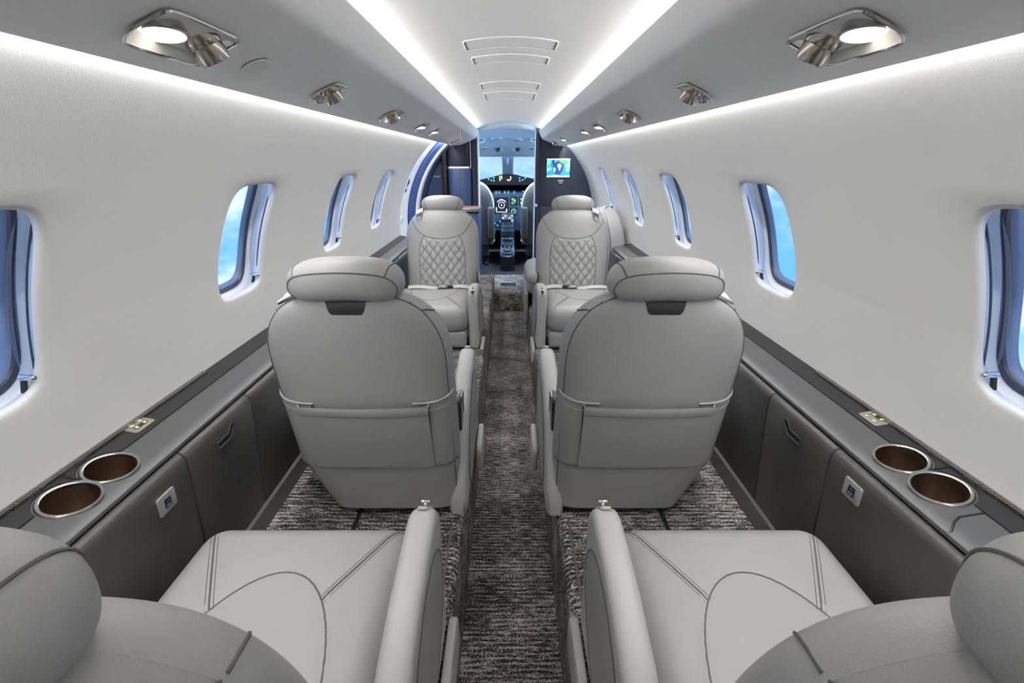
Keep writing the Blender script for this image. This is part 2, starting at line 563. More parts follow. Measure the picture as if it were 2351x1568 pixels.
# ------------------------------------------------------------------ windows
WORDS = {(-1, 0): 'large cut off cabin window at the far left edge', (-1, 1): 'cabin window on the left wall left of the near seat headrest',
         (-1, 2): 'narrow looking cabin window on the left wall, second before the door', (-1, 3): 'slim cabin window on the left wall nearest the door',
         (1, 0): 'large cut off cabin window at the far right edge', (1, 1): 'cabin window on the right wall showing blue sky beside the near seat',
         (1, 2): 'narrow cabin window on the right wall, third from the camera', (1, 3): 'slim cabin window on the right wall, fourth from the camera',
         (1, 4): 'thin sliver of a cabin window on the right wall nearest the bulkhead'}
wn = 0
for sg in (-1, 1):
    for i, yc in enumerate(WIN[sg]):
        wn += 1
        w = thing('window_%d' % wn, WORDS[(sg, i)], 'window', cyl(WANG - WHA, yc, sg))
        w['kind'] = 'structure'
        add('reveal', loft([win_ring(yc, sg, 0.0, 0.008), win_ring(yc, sg, 0.003, 0.018), win_ring(yc, sg, 0.012, 0.034), win_ring(yc, sg, 0.018, 0.044), win_ring(yc, sg, 0.0185, 0.047), win_ring(yc, sg, 0.016, 0.050), win_ring(yc, sg, 0.006, 0.053)], False, False), reveal_m, w, angle=60)
        g = add('gasket', loft([win_ring(yc, sg, 0.0075, 0.053), win_ring(yc, sg, 0.005, 0.0505), win_ring(yc, sg, -0.003, 0.051), win_ring(yc, sg, -0.005, 0.056)], False, False), gasket_m, w)
        add('inner_seal', loft([win_ring(yc, sg, -0.004, 0.0545), win_ring(yc, sg, -0.007, 0.056), win_ring(yc, sg, -0.010, 0.060), win_ring(yc, sg, -0.011, 0.066)], False, False), gasket2_m, w)
        def pane(u, v, yc=yc, sg=sg):
            a, b = (u * 2 - 1), (v * 2 - 1)
            m = max(abs(a), abs(b))
            if m < 1e-6: return cyl(WANG, yc, sg, R0 + 0.063)
            yc_ = yc + (0.016 if yc < 0.6 else 0)
            x, y = sel(a / m, b / m, WHW * 0.91 * m, WHA * 0.935 * m)
            return cyl(WANG + y, yc_ + x, sg, R0 + 0.063)
        add('pane', grid(pane, 12, 12), glass_m, w)
        # sliding shade parked in the slot at the forward side, with its little lever
        def shade(u, v, yc=yc, sg=sg):
            b = (WANG - WHA * 0.93) + v * WHA * 1.86
            bow = 0.004 + 0.016 * math.sin(math.pi * v)
            return cyl(b, yc + WHW + 0.014 - u * (0.014 + bow), sg, R0 + 0.026 + 0.004 * u)
        add('shade', grid(shade, 4, 20), shade_m, w)
        add('shade_slot', tube([cyl(WANG - WHA * 0.86 + WHA * 1.72 * k / 16, yc + WHW + 0.001, sg, R0 + 0.017) for k in range(17)], 0.0016, 5), gasket_m, w)
        hy = yc + WHW - 0.020
        p0 = Vector(cyl(WANG - WHA * 0.97, hy, sg, R0 + 0.018)); p1 = Vector(cyl(WANG - WHA * 0.80, hy, sg, R0 + 0.014))
        h = add('shade_lever', tube([p0, p1], 0.004, 8), black_m, w)
        inw = Vector((-sg, 0.15, -0.1)).normalized()
        add('lever_grip', tube([p1 - inw * 0.007, p1 - inw * 0.005, p1 + inw * 0.012, p1 + inw * 0.015], [0.003, 0.0048, 0.0048, 0.003], 10), chrome_m, h)

# ------------------------------------------------------------------ ceiling
CT = R0
def ceil_pt(u, v):
    x = -0.315 + 0.63 * u
    return (x, Y0 + (Y1 - Y0) * v, ZC + math.sqrt(R0 * R0 - x * x))
ceiling = struct('ceiling', grid(ceil_pt, 24, 30), ceil_m, 'white curved cabin ceiling lit along both edges', 'ceiling')
def czf(x, d=0.0015): return ZC + math.sqrt(R0 * R0 - x * x) - d
def ceil_plate(y0, y1, hw, lab):
    t = thing('ceiling_access_plate', lab, 'ceiling plate', (0, (y0 + y1) / 2, czf(0, 0)), 'access plates along the ceiling')
    poly = rrect(-hw, hw, y0, y1, 0.012, 5)
    # subdivide the long edges so that the plate follows the curve
    fine = []
    for i in range(len(poly)):
        a, b = poly[i], poly[(i + 1) % len(poly)]
        n = max(1, int(math.hypot(b[0] - a[0], b[1] - a[1]) / 0.015))
        fine += [(a[0] + (b[0] - a[0]) * k / n, a[1] + (b[1] - a[1]) * k / n) for k in range(n)]
    add('frame', tube([(x, y, czf(x, 0.0006)) for x, y in fine], 0.0021, 6, closed=True), nickel_m if False else psu_m, t)
    add('groove', tube([(x * 0.985, y0 + (y - y0) * 0.97 + 0.0015, czf(x, 0.0003)) for x, y in fine], 0.0012, 5, closed=True), seam_m, t)
    add('panel', grid(lambda u, v: ((-hw + 0.004) + (2 * hw - 0.008) * u, y0 + 0.004 + (y1 - y0 - 0.008) * v, czf((-hw + 0.004) + (2 * hw - 0.008) * u, 0.0012)), 14, 2), ceil_m, t)
ceil_plate(1.335, 1.440, 0.120, 'largest curved access plate on the ceiling, nearest the camera')
ceil_plate(1.535, 1.640, 0.114, 'second curved access plate on the ceiling from the camera')
ceil_plate(2.02, 2.19, 0.118, 'third curved access plate on the ceiling from the camera')
ceil_plate(2.30, 2.56, 0.118, 'fourth curved access plate on the ceiling, farthest from the camera')

# ------------------------------------------------------------------ overhead panels with the cove lights
ZCAM = 1.165
PSU = [(0.462, 1.272), (0.452, 1.270), (0.400, 1.2765), (0.385, 1.2805), (0.284, 1.3214), (0.272, 1.3270), (0.2655, 1.3345), (0.2625, 1.342), (0.2465, 1.379), (0.2450, 1.3845), (0.2480, 1.3860), (0.2530, 1.378), (0.31, 1.366), (0.42, 1.300), (0.458, 1.284), (0.4625, 1.283)]
PSU_END = {-1: 4.02, 1: 4.16}
for sg, nm in ((-1, 'left'), (1, 'right')):
    t = thing('overhead_panel', '%s overhead panel running along the ceiling with lights and air nozzles' % nm, 'overhead panel', (sg * 0.36, 2.0, 1.30))
    add('panel', sweep([(sg * x, z) for x, z in PSU], [Y0 + (PSU_END[sg] - Y0) * i / 12 for i in range(13)], True), psu_m, t, angle=50)
    add('ceiling_light_strip', ([(sg * 0.298, Y0, 1.3675), (sg * 0.301, Y0, 1.3800), (sg * 0.301, PSU_END[sg] - 0.02, 1.3800), (sg * 0.298, PSU_END[sg] - 0.02, 1.3675)], [(0, 1, 2, 3)]), led_c, t, label='glowing white light strip above the panel')
    add('wall_light_strip', ([(sg * 0.4635, Y0, 1.2815), (sg * 0.474, Y0, 1.2815), (sg * 0.474, PSU_END[sg] - 0.04, 1.2815), (sg * 0.4635, PSU_END[sg] - 0.04, 1.2815)], [(0, 1, 2, 3)]), led_w, t, label='glowing white light strip along the wall')

def slant(sg, y, f=0.5, d=0.0):
    """frame on the sloping face of the overhead panel; z axis points down into the cabin, y along the cabin"""
    a, b = Vector((sg * 0.300, 0, 1.3149)), Vector((sg * 0.385, 0, 1.2805))
    p = a + (b - a) * f
    xax = (b - a).normalized()
    yax = Vector((0, 1, 0))
    zax = xax.cross(yax)
    if zax.z > 0: zax = -zax
    p = p + zax * d + Vector((0, y, 0))
    return Matrix(((xax.x, yax.x, zax.x, p.x), (xax.y, yax.y, zax.y, p.y), (xax.z, yax.z, zax.z, p.z), (0, 0, 0, 1)))

def eyeball(root, mtx, tilt, lamp, big=1.0):
    """mtx: local frame; tilt direction in that frame"""
    d = Vector(tilt).normalized()
    q = Vector((0, 0, 1)).rotation_difference(d).to_matrix().to_4x4()
    m = mtx @ q
    s = big
    if lamp:
        body = add('lamp_body', lathe([(0.0165 * s, -0.012), (0.019 * s, -0.004), (0.0175 * s, 0.004), (0.0168 * s, 0.007), (0.021 * s, 0.013), (0.0255 * s, 0.026), (0.0262 * s, 0.0285), (0.0245 * s, 0.0292)], 32, m), nickel_m, root)
        add('lamp_lens', lathe([(0.0, 0.0302), (0.019 * s, 0.0300), (0.0225 * s, 0.0292)], 32, m, False), lamp_m, body, label='glowing warm white lamp lens')
    else:
        body = add('nozzle_body', lathe([(0.019 * s, -0.012), (0.0225 * s, 0.0), (0.0225 * s, 0.010), (0.0205 * s, 0.017), (0.0195 * s, 0.018), (0.0195 * s, 0.034), (0.0185 * s, 0.0355), (0.0165 * s, 0.0345), (0.0155 * s, 0.020), (0.0, 0.019)], 32, m), nickel_m if lamp else bronze_nozzle, root)
        add('nozzle_opening', lathe([(0.0, 0.0215), (0.0158 * s, 0.0215)], 24, m, False), black_m, body)
    return m, d
bronze_nozzle = M('nozzle_metal', (0.42, 0.38, 0.33), 0.2, metal=1, var=0.15, vscale=50)
lamp_no = 0
def fixture(sg, y, kind, label, f=0.70, spot=True):
    """kind: string of l (lamp) and n (nozzle) from aft to forward"""
    global lamp_no
    hl = 0.064 if len(kind) == 2 else 0.032
    t = thing('reading_light', label, 'reading light' if 'l' in kind else 'air nozzle', slant(sg, y, f).translation, 'overhead lights and air nozzles')
    if 'l' not in kind: t.name = 'air_nozzle'
    m = slant(sg, y, f, 0.0)
    # dished metal bezel with an upturned outboard lip
    def bez(u, v):
        a = (u * 2 - 1); b = (v * 2 - 1)
        mm = max(abs(a), abs(b)) or 1e-9
        k = 1.0 / (max(1e-9, abs(a / mm) ** 8 + abs(b / mm) ** 8)) ** (1 / 8) if mm > 1e-6 else 1.0
        x, yy = a * k * 0.032, b * k * hl
        r = mm
        z = 0.0035 - 0.010 * max(0, 1 - r * r) if r < 0.97 else 0.0035
        z += 0.004 * max(0, x / 0.030) ** 2
        return tuple(m @ Vector((x, yy, z)))
    add('bezel', grid(bez, 14, 14), chrome_m if False else bezel_m, t)
    rim = []
    for k in range(48):
        a = 2 * math.pi * k / 48
        c, s_ = math.cos(a), math.sin(a)
        kk = 1.0 / (abs(c) ** 8 + abs(s_) ** 8) ** (1 / 8)
        x, yy = c * kk * 0.032, s_ * kk * hl
        rim.append(m @ Vector((x, yy, 0.0035 + 0.004 * max(0, x / 0.030) ** 2)))
    add('bezel_rim', tube(rim, 0.0017, 6, True), chrome_m, t)
    pos = [(-0.027, kind[0]), (0.027, kind[1])] if len(kind) == 2 else [(0.0, kind)]
    for py, k in pos:
        mm = m @ Matrix.Translation((-0.003, py, -0.023 if k == 'l' else -0.013))
        down = m.to_3x3().inverted() @ Vector((sg * -0.10, 0.10 if k == 'n' else -0.12, -1))
        if k == 'n': down = m.to_3x3().inverted() @ Vector((sg * -0.25, 0.35, -0.8))
        M2, d = eyeball(t, mm, down, k == 'l', 0.92)
        if k == 'l' and spot:
            lamp_no += 1
            L = bpy.data.lights.new('reading_spot', 'SPOT')
            L.energy = 3.2 if y < 1.3 else 0.8; L.color = (1.0, 0.92, 0.82); L.spot_size = RAD(95); L.spot_blend = 0.9; L.shadow_soft_size = 0.02
            lo_ = bpy.data.objects.new('lamp_light', L)
            COL.objects.link(lo_); lo_.parent = t
            wpos = M2 @ Vector((0, 0, 0.036))
            lo_.location = wpos - OFF[t]
            wd = (M2.to_3x3() @ Vector((0, 0, 1))).normalized()
            lo_.rotation_euler = Vector((0, 0, -1)).rotation_difference(wd).to_euler()
bezel_m = M('bezel_satin', (0.72, 0.72, 0.71), 0.22, metal=0.6)
SIDE = {-1: 'left', 1: 'right'}
for sg in (-1, 1):
    n = SIDE[sg]
    fixture(sg, 0.585, 'ln', 'largest overhead fixture at the top %s with lit lamp and bronze air nozzle' % n)
    fixture(sg, 1.01, 'n', 'second overhead fixture on the %s, an unlit air nozzle' % n)
    fixture(sg, 1.54, 'nl' if sg > 0 else 'nl', 'third overhead fixture on the %s with a warm lamp and nozzle' % n)
    fixture(sg, 2.03, 'l', 'fourth overhead fixture on the %s, a single warm lamp' % n)
    fixture(sg, 2.38, 'l', 'fifth overhead fixture on the %s, a single warm lamp' % n)
fixture(1, 3.26, 'l', 'sixth overhead fixture on the right, tiny lamp near the dark bulkhead')
fixture(1, 3.86, 'n', 'seventh overhead fixture on the right, tiny nozzle beside the dark bulkhead')

# oval speaker grille
m = slant(-1, 0.742, 0.74, 0.0012)
sp = thing('speaker_grille', 'small oval perforated speaker grille on the left overhead panel', 'speaker', m.translation)
add('disc', lathe([(0.0, 0.0012), (0.0175, 0.0012), (0.0195, 0.0), (0.0195, -0.002)], 32, m), seam_m, sp)
add('rim', tube([m @ Vector((0.0195 * math.cos(a * math.pi / 16), 0.0195 * math.sin(a * math.pi / 16), 0.0012)) for a in range(32)], 0.0014, 6, True), psu_m, sp)
for k in range(-7, 8):
    yy = k * 0.00245
    hw = math.sqrt(0.0185 ** 2 - yy ** 2)
    add('slat', tube([m @ Vector((-hw, yy, 0.0018)), m @ Vector((hw, yy, 0.0018))], 0.00072, 5), psu_m, sp)

# small placard box near the door, white with red print
m = slant(-1, 3.0, 0.45, 0.0)
red_m = M('red_print', (0.45, 0.06, 0.04), 0.5)
ex = thing('placard_box', 'small white wedge sign box with red print on the left overhead panel near the door', 'sign', m.translation)
add('box', xf(loft([[(-0.045, -0.05, 0), (0.045, -0.05, 0), (0.045, 0.06, 0), (-0.045, 0.06, 0)], [(-0.038, -0.046, 0.046), (0.038, -0.046, 0.046), (0.042, 0.055, 0.006), (-0.042, 0.055, 0.006)]]), m), white_m, ex, smooth=False)
add('dark_edge', xf(rbox(-0.046, 0.046, 0.058, 0.064, -0.002, 0.010, 0.001), m), dark_m, ex)
for j, (a0, a1, b0, b1) in enumerate(((-0.026, 0.026, 0.034, 0.038), (-0.026, 0.026, 0.010, 0.014), (-0.026, -0.021, 0.010, 0.038), (0.021, 0.026, 0.010, 0.038), (-0.018, -0.003, 0.019, 0.029), (0.002, 0.018, 0.019, 0.029))):
    add('print', xf(rbox(a0, a1, -0.0472, -0.0462, b0, b1), m), red_m, ex, smooth=False)
# ------------------------------------------------------------------ side ledges with cup holders
def ledge_z(x, d=0.0): return 0.6735 + (x - 0.645) * 0.211 + d
CUPS = {-1: (0.560, 0.636), 1: (0.584, 0.661)}
CUPX, CUPR = 0.678, 0.0365
SWY = {-1: 0.752, 1: 0.776}
green_m = M('switch_icon_glow', (0.5, 0.6, 0.1), 0.5, emit=0.45, ecol=(0.60, 0.72, 0.20))
sockplate_m = M('socket_plate_silver', (0.36, 0.36, 0.35), 0.4, metal=0.3)
plate_m = M('switch_plate_bronze', (0.50, 0.46, 0.40), 0.35, metal=0.8)
for sg, nm in ((-1, 'left'), (1, 'right')):
    yend = 3.10 if sg < 0 else 2.79
    t = thing('side_ledge', '%s side ledge in silver grey with charcoal strip and two cup holders' % nm, 'ledge', (sg * 0.68, 1.5, 0.66))
    gs = []
    x0, x1 = 0.645, 0.745
    cy = CUPS[sg]
    ye = [cy[0] - 0.038, (cy[0] + cy[1]) / 2, cy[1] + 0.038]
    for i in range(2):
        ym, yh = (ye[i] + ye[i + 1]) / 2, (ye[i + 1] - ye[i]) / 2
        r0 = [(sg * ((x0 + x1) / 2 + v * (x1 - x0) / 2), ym + u * yh, ledge_z((x0 + x1) / 2 + v * (x1 - x0) / 2)) for u, v in BORD]
        def circ(r, d):
            out = []
            for u, v in BORD:
                a = math.atan2(v * 0.05, u * 0.038)
                out.append((sg * (CUPX + r * math.sin(a)), cy[i] + r * math.cos(a), ledge_z(CUPX + r * math.sin(a), d)))
            return out
        gs.append(loft([r0, circ(CUPR, 0), circ(CUPR, -0.006)], False, False))
    for a, b in ((Y0, ye[0]), (ye[2], yend)):
        gs.append(([(sg * x, y, ledge_z(x)) for y in (a, b) for x in (x0, x1)], [(0, 1, 3, 2)]))
    front = [(0.645, 0.6735), (0.630, 0.6690), (0.626, 0.6655), (0.6255, 0.660), (0.630, 0.655), (0.636, 0.655)]
    add('ledge_top', join(*gs), ledge_m, t)
    add('ledge_front', sweep([(sg * x, z) for x, z in front], [Y0, 1.0, 2.0, yend]), ledge_m, t)
    if sg > 0:
        add('joint', tube([(sg * 0.6258, 0.505, 0.6625), (sg * 0.631, 0.507, 0.6695), (sg * 0.646, 0.520, 0.6738), (sg * 0.658, 0.527, ledge_z(0.658)), (sg * 0.692, 0.527, ledge_z(0.692))], 0.0017, 6), black_m, t)
    # charcoal strip notched around the cups
    def strip_poly():
        pts = [(yend, 0.7445), (yend, 0.692), (cy[1] + 0.060, 0.692)]
        for c in (cy[1], cy[0]):
            for k in range(13):
                a = RAD(20 + 140 * k / 12)
                pts.append((c + 0.0435 * math.cos(a), CUPX + 0.0435 * math.sin(a)))
        pts += [(cy[0] - 0.060, 0.692), (Y0, 0.692), (Y0, 0.7445)]
        return pts
    def smap(a, b, d): return (sg * b, a, ledge_z(b, d))
    # triangulated as quads from the wall edge inwards
    inner = strip_poly()[1:-1]
    V = []; F = []
    for a, b in inner:
        V += [smap(a, b, 0.0025), smap(a, 0.7445, 0.0025), smap(a, b, -0.004)]
    for k in range(len(inner) - 1):
        F += [(3 * k, 3 * k + 1, 3 * k + 4, 3 * k + 3), (3 * k, 3 * k + 3, 3 * k + 5, 3 * k + 2)]
    strip = add('charcoal_strip', (V, F), dark_m, t, smooth=False)
    # ribbed vent along the wall
    gv = []
    y = 0.20
    while y < 0.98:
        gv.append(rbox(sg * 0.7225, sg * 0.7350, y, y + 0.0018, ledge_z(0.7285, 0.002), ledge_z(0.7285, 0.0068)))
        y += 0.0034
    ob = add('vent_ribs', join(*gv), nickel_m, t, smooth=False); ob['kind'] = 'stuff'
    for i in range(2):
        mt = Matrix.Translation((sg * CUPX, cy[i], ledge_z(CUPX))) @ Matrix.Rotation(-sg * 0.208, 4, 'Y')
        c = add('cup_holder', lathe([(0.0362, 0.002), (0.0350, -0.002), (0.0345, -0.010), (0.0335, -0.060), (0.0320, -0.066), (0.0, -0.067)], 40, mt, False), bronze_m, t, label='bronze metal cup holder')
        add('rim', lathe([(0.0345, -0.004), (0.0348, 0.0025), (0.0365, 0.0040), (0.0390, 0.0042), (0.0405, 0.0028), (0.0410, 0.0)], 40, mt, False), nickel_m, c)
    # switch plate
    mt = Matrix.Translation((sg * 0.7165, SWY[sg], ledge_z(0.7165, 0.0025))) @ Matrix.Rotation(-sg * 0.208, 4, 'Y')
    sp_ = add('switch_plate', xf(pillow(rrect(-0.0165, 0.0165, -0.024, 0.024, 0.005, 4), 0, 0.003, 0.001, both=False), mt), plate_m, t, label='bronze switch plate')
    add('slot', xf(pillow(rrect(0.001, 0.0095, -0.015, 0.015, 0.003, 4), 0.002, 0.0034, 0.0004, both=False), mt), black_m, sp_)
    for k in (-1, 1):
        add('icon', xf(rbox(0.0025 , 0.0078, k * 0.0095 - 0.003, k * 0.0095 + 0.003, 0.0032, 0.0038), mt), green_m, sp_)
        add('button', xf(lathe([(0.005, 0.002), (0.005, 0.0045), (0.0035, 0.0058), (0.0, 0.006)], 16, Matrix.Translation((-0.0065, k * 0.0095, 0))), mt), chrome_m, sp_)

    # lower cabinet: panels, latch, power socket, plinth
    c = thing('sidewall_cabinet', 'dark grey leather covered cabinet panels below the %s ledge' % nm, 'cabinet', (sg * 0.63, 1.5, FLOOR_H))
    segs = [Y0, -0.05, 0.716 if sg < 0 else 0.731, 0.945 if sg < 0 else 0.953, 1.45, 2.0, 2.55, yend]
    pp = [(0.650, 0.6545), (0.628, 0.6545), (0.620, 0.6525), (0.6145, 0.646), (0.6125, 0.636), (0.6135, 0.60), (0.624, 0.48), (0.638, 0.33), (0.640, 0.31), (0.655, 0.31)]
    for i in range(len(segs) - 1):
        a, b = segs[i] + 0.0012, segs[i + 1] - 0.0012
        r = 0.003
        g = sweep([(sg * (x + 0.0028), z - 0.0015) for x, z in pp], [a]), 
        rows = []
        for y, ins in ((a, 0.004), (a + 0.0012, 0.0015), (a + r, 0.0), (b - r, 0.0), (b - 0.0012, 0.0015), (b, 0.004)):
            rows.append([(sg * (x + ins), y, z - ins * 0.4) for x, z in pp])
        V = [p for q in rows for p in q]; n = len(pp); F = []
        for j in range(len(rows) - 1):
            for k in range(n - 1):
                F.append((j * n + k, j * n + k + 1, (j + 1) * n + k + 1, (j + 1) * n + k))
        pn = add('panel', (V, F), panel_m, c, angle=60)
        def onp(y, z, d=0.0):
            x = 0.6135 + (0.638 - 0.6135) * (0.60 - z) / 0.27 if z < 0.60 else 0.6128
            return Vector((sg * (x - d), y, z))
        if i == 2:
            yl = a + 0.085 if sg < 0 else a + 0.080
            yl = 0.834 if sg < 0 else 0.848
            path = [onp(yl - 0.030, 0.600), onp(yl - 0.030, 0.616), onp(yl + 0.018, 0.616), onp(yl + 0.030, 0.604)]
            poly = [(yl - 0.032, 0.602), (yl + 0.012, 0.602), (yl + 0.032, 0.622), (yl + 0.028, 0.630), (yl + 0.020, 0.630), (yl + 0.006, 0.616), (yl - 0.032, 0.616)]
            add('latch_recess', prism(poly, 0.0008, -0.004, lambda y, z, d: tuple(onp(y, z, d))), black_m, pn, smooth=False)
            add('latch_rim', tube([onp(y, z, 0.0012) for y, z in poly], 0.0016, 6, True), panel_m, pn)
        if i == 1:
            yu, zu = (0.646, 0.600) if sg < 0 else (0.660, 0.612)
            add('power_socket_plate', pillow(rrect(yu - 0.021, yu + 0.021, zu - 0.019, zu + 0.019, 0.004, 4), -0.002, 0.0028, 0.001, mapf=lambda y, z, d: tuple(onp(y, z, d))), sockplate_m, pn, label='silver power socket plate')
            add('socket', pillow(rrect(yu - 0.0075, yu + 0.0075, zu - 0.009, zu + 0.009, 0.001, 2), 0.002, 0.0034, 0.0003, mapf=lambda y, z, d: tuple(onp(y, z, d))), black_m, pn)
            add('socket_tongue', prism(rrect(yu - 0.005, yu + 0.005, zu - 0.0065, zu - 0.002, 0.0008, 2), 0.0030, 0.0040, lambda y, z, d: tuple(onp(y, z, d))), M('socket_blue', (0.10, 0.16, 0.35), 0.4) if 'socket_blue' not in MATS else MATS['socket_blue'], pn)
            add('socket_tongue', prism(rrect(yu - 0.004, yu + 0.004, zu + 0.003, zu + 0.0045, 0.0004, 2), 0.0030, 0.0040, lambda y, z, d: tuple(onp(y, z, d))), chrome_m, pn)
    add('backing', rbox(sg * 0.645, sg * 0.70, Y0, yend, FLOOR_H - 0.01, 0.604), black_m, c, smooth=False)
    pl = [(0.646, 0.338), (0.634, 0.338), (0.630, 0.334), (0.630, FLOOR_H), (0.646, FLOOR_H)]
    for a, b in ((Y0, 0.716), (0.716, 1.45), (1.45, 2.55), (2.55, yend)):
        add('plinth', sweep([(sg * x, z) for x, z in pl], [a + 0.001, b - 0.001], True), plinth_m, c, smooth=False)

# ------------------------------------------------------------------ bulkheads
def arc_poly(xa, xb, zlo, r=R0 + 0.03, n=24, ztop=None):
    """region between x=xa and x=xb under the cabin circle, above zlo"""
    pts = []
    top = []
    for k in range(n + 1):
        x = xa + (xb - xa) * k / n
        z = ZC + math.sqrt(max(0.0, r * r - x * x))
        if ztop: z = min(z, ztop)
        top.append((x, z))
    return [(xa, zlo)] + top + [(xb, zlo)]
ymap = lambda a, b, t: (a, t, b)
struct('wall_back', prism([(R0 * 1.05 * math.cos(a * math.pi / 24), ZC + R0 * 1.05 * math.sin(a * math.pi / 24)) for a in range(48)], Y0 - 0.03, Y0, ymap), wall_m, 'off white aft bulkhead behind the rear seats', 'wall')
wf = struct('wall_front', prism(arc_poly(0.232, 0.755, 0.16), Y1, Y1 + 0.04, ymap), navy_m, 'dark navy bulkhead on the right of the cockpit doorway with a screen', 'wall', smooth=False)
add('door_post', pillow(rrect(0.222, 0.262, Y1 - 0.035, Y1 + 0.06, 0.016, 5), 0.16, 1.405, 0.002, mapf=lambda a, b, t: (a, b, t)), navy_m, wf)
add('door_post_edge', rbox(0.2155, 0.2245, Y1 - 0.040, Y1 + 0.03, 0.3, 1.395, 0.001), white_m, wf)
add('lower_panel', rbox(0.262, 0.70, Y1 - 0.03, Y1, 0.16, 0.786, 0.004), navy_m, wf)
add('rail', rbox(0.24, 0.72, Y1 - 0.022, Y1, 0.789, 0.800, 0.002), dark_m, wf)
kn = add('knob', lathe([(0.004, 0), (0.005, 0.012), (0.011, 0.016), (0.013, 0.022), (0.010, 0.028), (0.0, 0.030)], 20, Matrix.Translation((0.232, Y1 - 0.036, 0.797)) @ Matrix.Rotation(RAD(90), 4, 'X')), white_m, wf)
for k in range(7):
    add('logo_mark', rbox(0.424 + k * 0.006, 0.428 + k * 0.006, Y1 - 0.0015, Y1, 0.990 + (0.002 if k % 2 else 0), 0.998, 0), white_m, wf, smooth=False)
add('logo_mark', rbox(0.418, 0.470, Y1 - 0.0015, Y1, 0.999, 1.002, 0), white_m, wf, smooth=False)
add('logo_mark', rbox(0.430, 0.462, Y1 - 0.0015, Y1, 0.977, 0.981, 0), white_m, wf, smooth=False)
wg = struct('wall_front_left', prism(arc_poly(-0.755, -0.262, 0.16), Y1, Y1 + 0.04, ymap), navy_daylit_m, 'navy blue bulkhead behind the galley on the left of the cockpit doorway', 'wall', smooth=False)
for k in range(8):
    add('logo_mark', rbox(-0.648 + k * 0.0065, -0.6435 + k * 0.0065, Y1 - 0.0015, Y1, 1.024 + (0.002 if k % 2 else 0), 1.032, 0), white_m, wg, smooth=False)
add('logo_mark', rbox(-0.656, -0.588, Y1 - 0.0015, Y1, 1.033, 1.036, 0), white_m, wg, smooth=False)
# header over the doorway
top = [(x / 20 * 0.285, ZC + math.sqrt((R0 + 0.02) ** 2 - (x / 20 * 0.285) ** 2)) for x in range(-20, 21)]
bot = [(x / 20 * 0.285, 1.380 + 0.026 * (1 - (x / 20) ** 2)) for x in range(20, -21, -1)]
add('doorway_header', prism(top + bot, Y1 - 0.01, Y1 + 0.05, ymap), ckliner_m, None, smooth=False, label='pale curved header above the cockpit doorway', cat='header', kind='structure').name = 'trim_1'

# navigation screen
scr = thing('cabin_screen', 'small glowing screen with a blue world map on the dark bulkhead', 'screen', (0.42, Y1, 1.02))
add('frame', pillow(rrect(0.314, 0.526, 1.016, 1.184, 0.006, 4), -0.006, 0.004, 0.002, mapf=lambda a, b, t: (a, Y1 - t, b)), black_m, scr)
def emis(name, c, s=1.0):
    return MATS.get(name) or M(name, c, 0.5, emit=s, ecol=c)
ocean = emis('map_ocean', (0.02, 0.30, 0.62), 0.9)
yS = Y1 - 0.0048
add('display', ([(0.321, yS, 1.026), (0.519, yS, 1.026), (0.519, yS, 1.175), (0.321, yS, 1.175)], [(0, 1, 2, 3)]), ocean, scr)
def flat(pts, d=0.0008):
    return ([(0.321 + 0.198 * x, yS - d, 1.026 + 0.149 * z) for x, z in pts], [tuple(range(len(pts)))])
dk = emis('map_deep', (0.004, 0.07, 0.26), 0.8); lt = emis('map_light', (0.22, 0.72, 0.85), 0.9)
gr = emis('map_green', (0.10, 0.42, 0.12), 0.9); tn = emis('map_tan', (0.62, 0.55, 0.30), 1.0); wt = emis('map_white', (0.85, 0.95, 1.0), 1.0)
for pts, mm_, d in (([(0.22, .93), (.30, .30), (.38, .14), (.58, .14), (.68, .32), (.80, .93)], dk, .0006), ([(0.0, .90), (.20, .90), (.14, .62), (.22, .40), (0, .30)], lt, .0004), ([(.80, .90), (1, .90), (1, .35), (.84, .50), (.76, .66)], lt, .0004),
                    ([(.30, .82), (.34, .92), (.46, .93), (.44, .84), (.36, .78)], gr, .0010), ([(.50, .88), (.58, .93), (.74, .92), (.78, .80), (.68, .74), (.58, .80)], gr, .0010),
                    ([(.45, .66), (.50, .73), (.60, .72), (.65, .60), (.60, .52), (.57, .36), (.53, .36), (.50, .52), (.45, .58)], tn, .0012), ([(.28, .50), (.33, .54), (.40, .44), (.36, .28), (.33, .26), (.30, .38)], tn, .0012),
                    ([(.03, .66), (.14, .74), (.10, .50), (.04, .46)], gr, .0010), ([(.82, .42), (.92, .46), (.96, .34), (.86, .30)], tn, .0012), ([(.70, .78), (.86, .88), (.95, .84), (.84, .68), (.76, .62)], gr, .0011),
                    ([(0, .0), (1, .0), (1, .10), (.62, .07), (.42, .13), (0, .06)], wt, .0010), ([(0, .93), (1, .93), (1, 1), (0, 1)], wt, .0010)):
    add('map_print', flat(pts, d), mm_, scr, smooth=False)

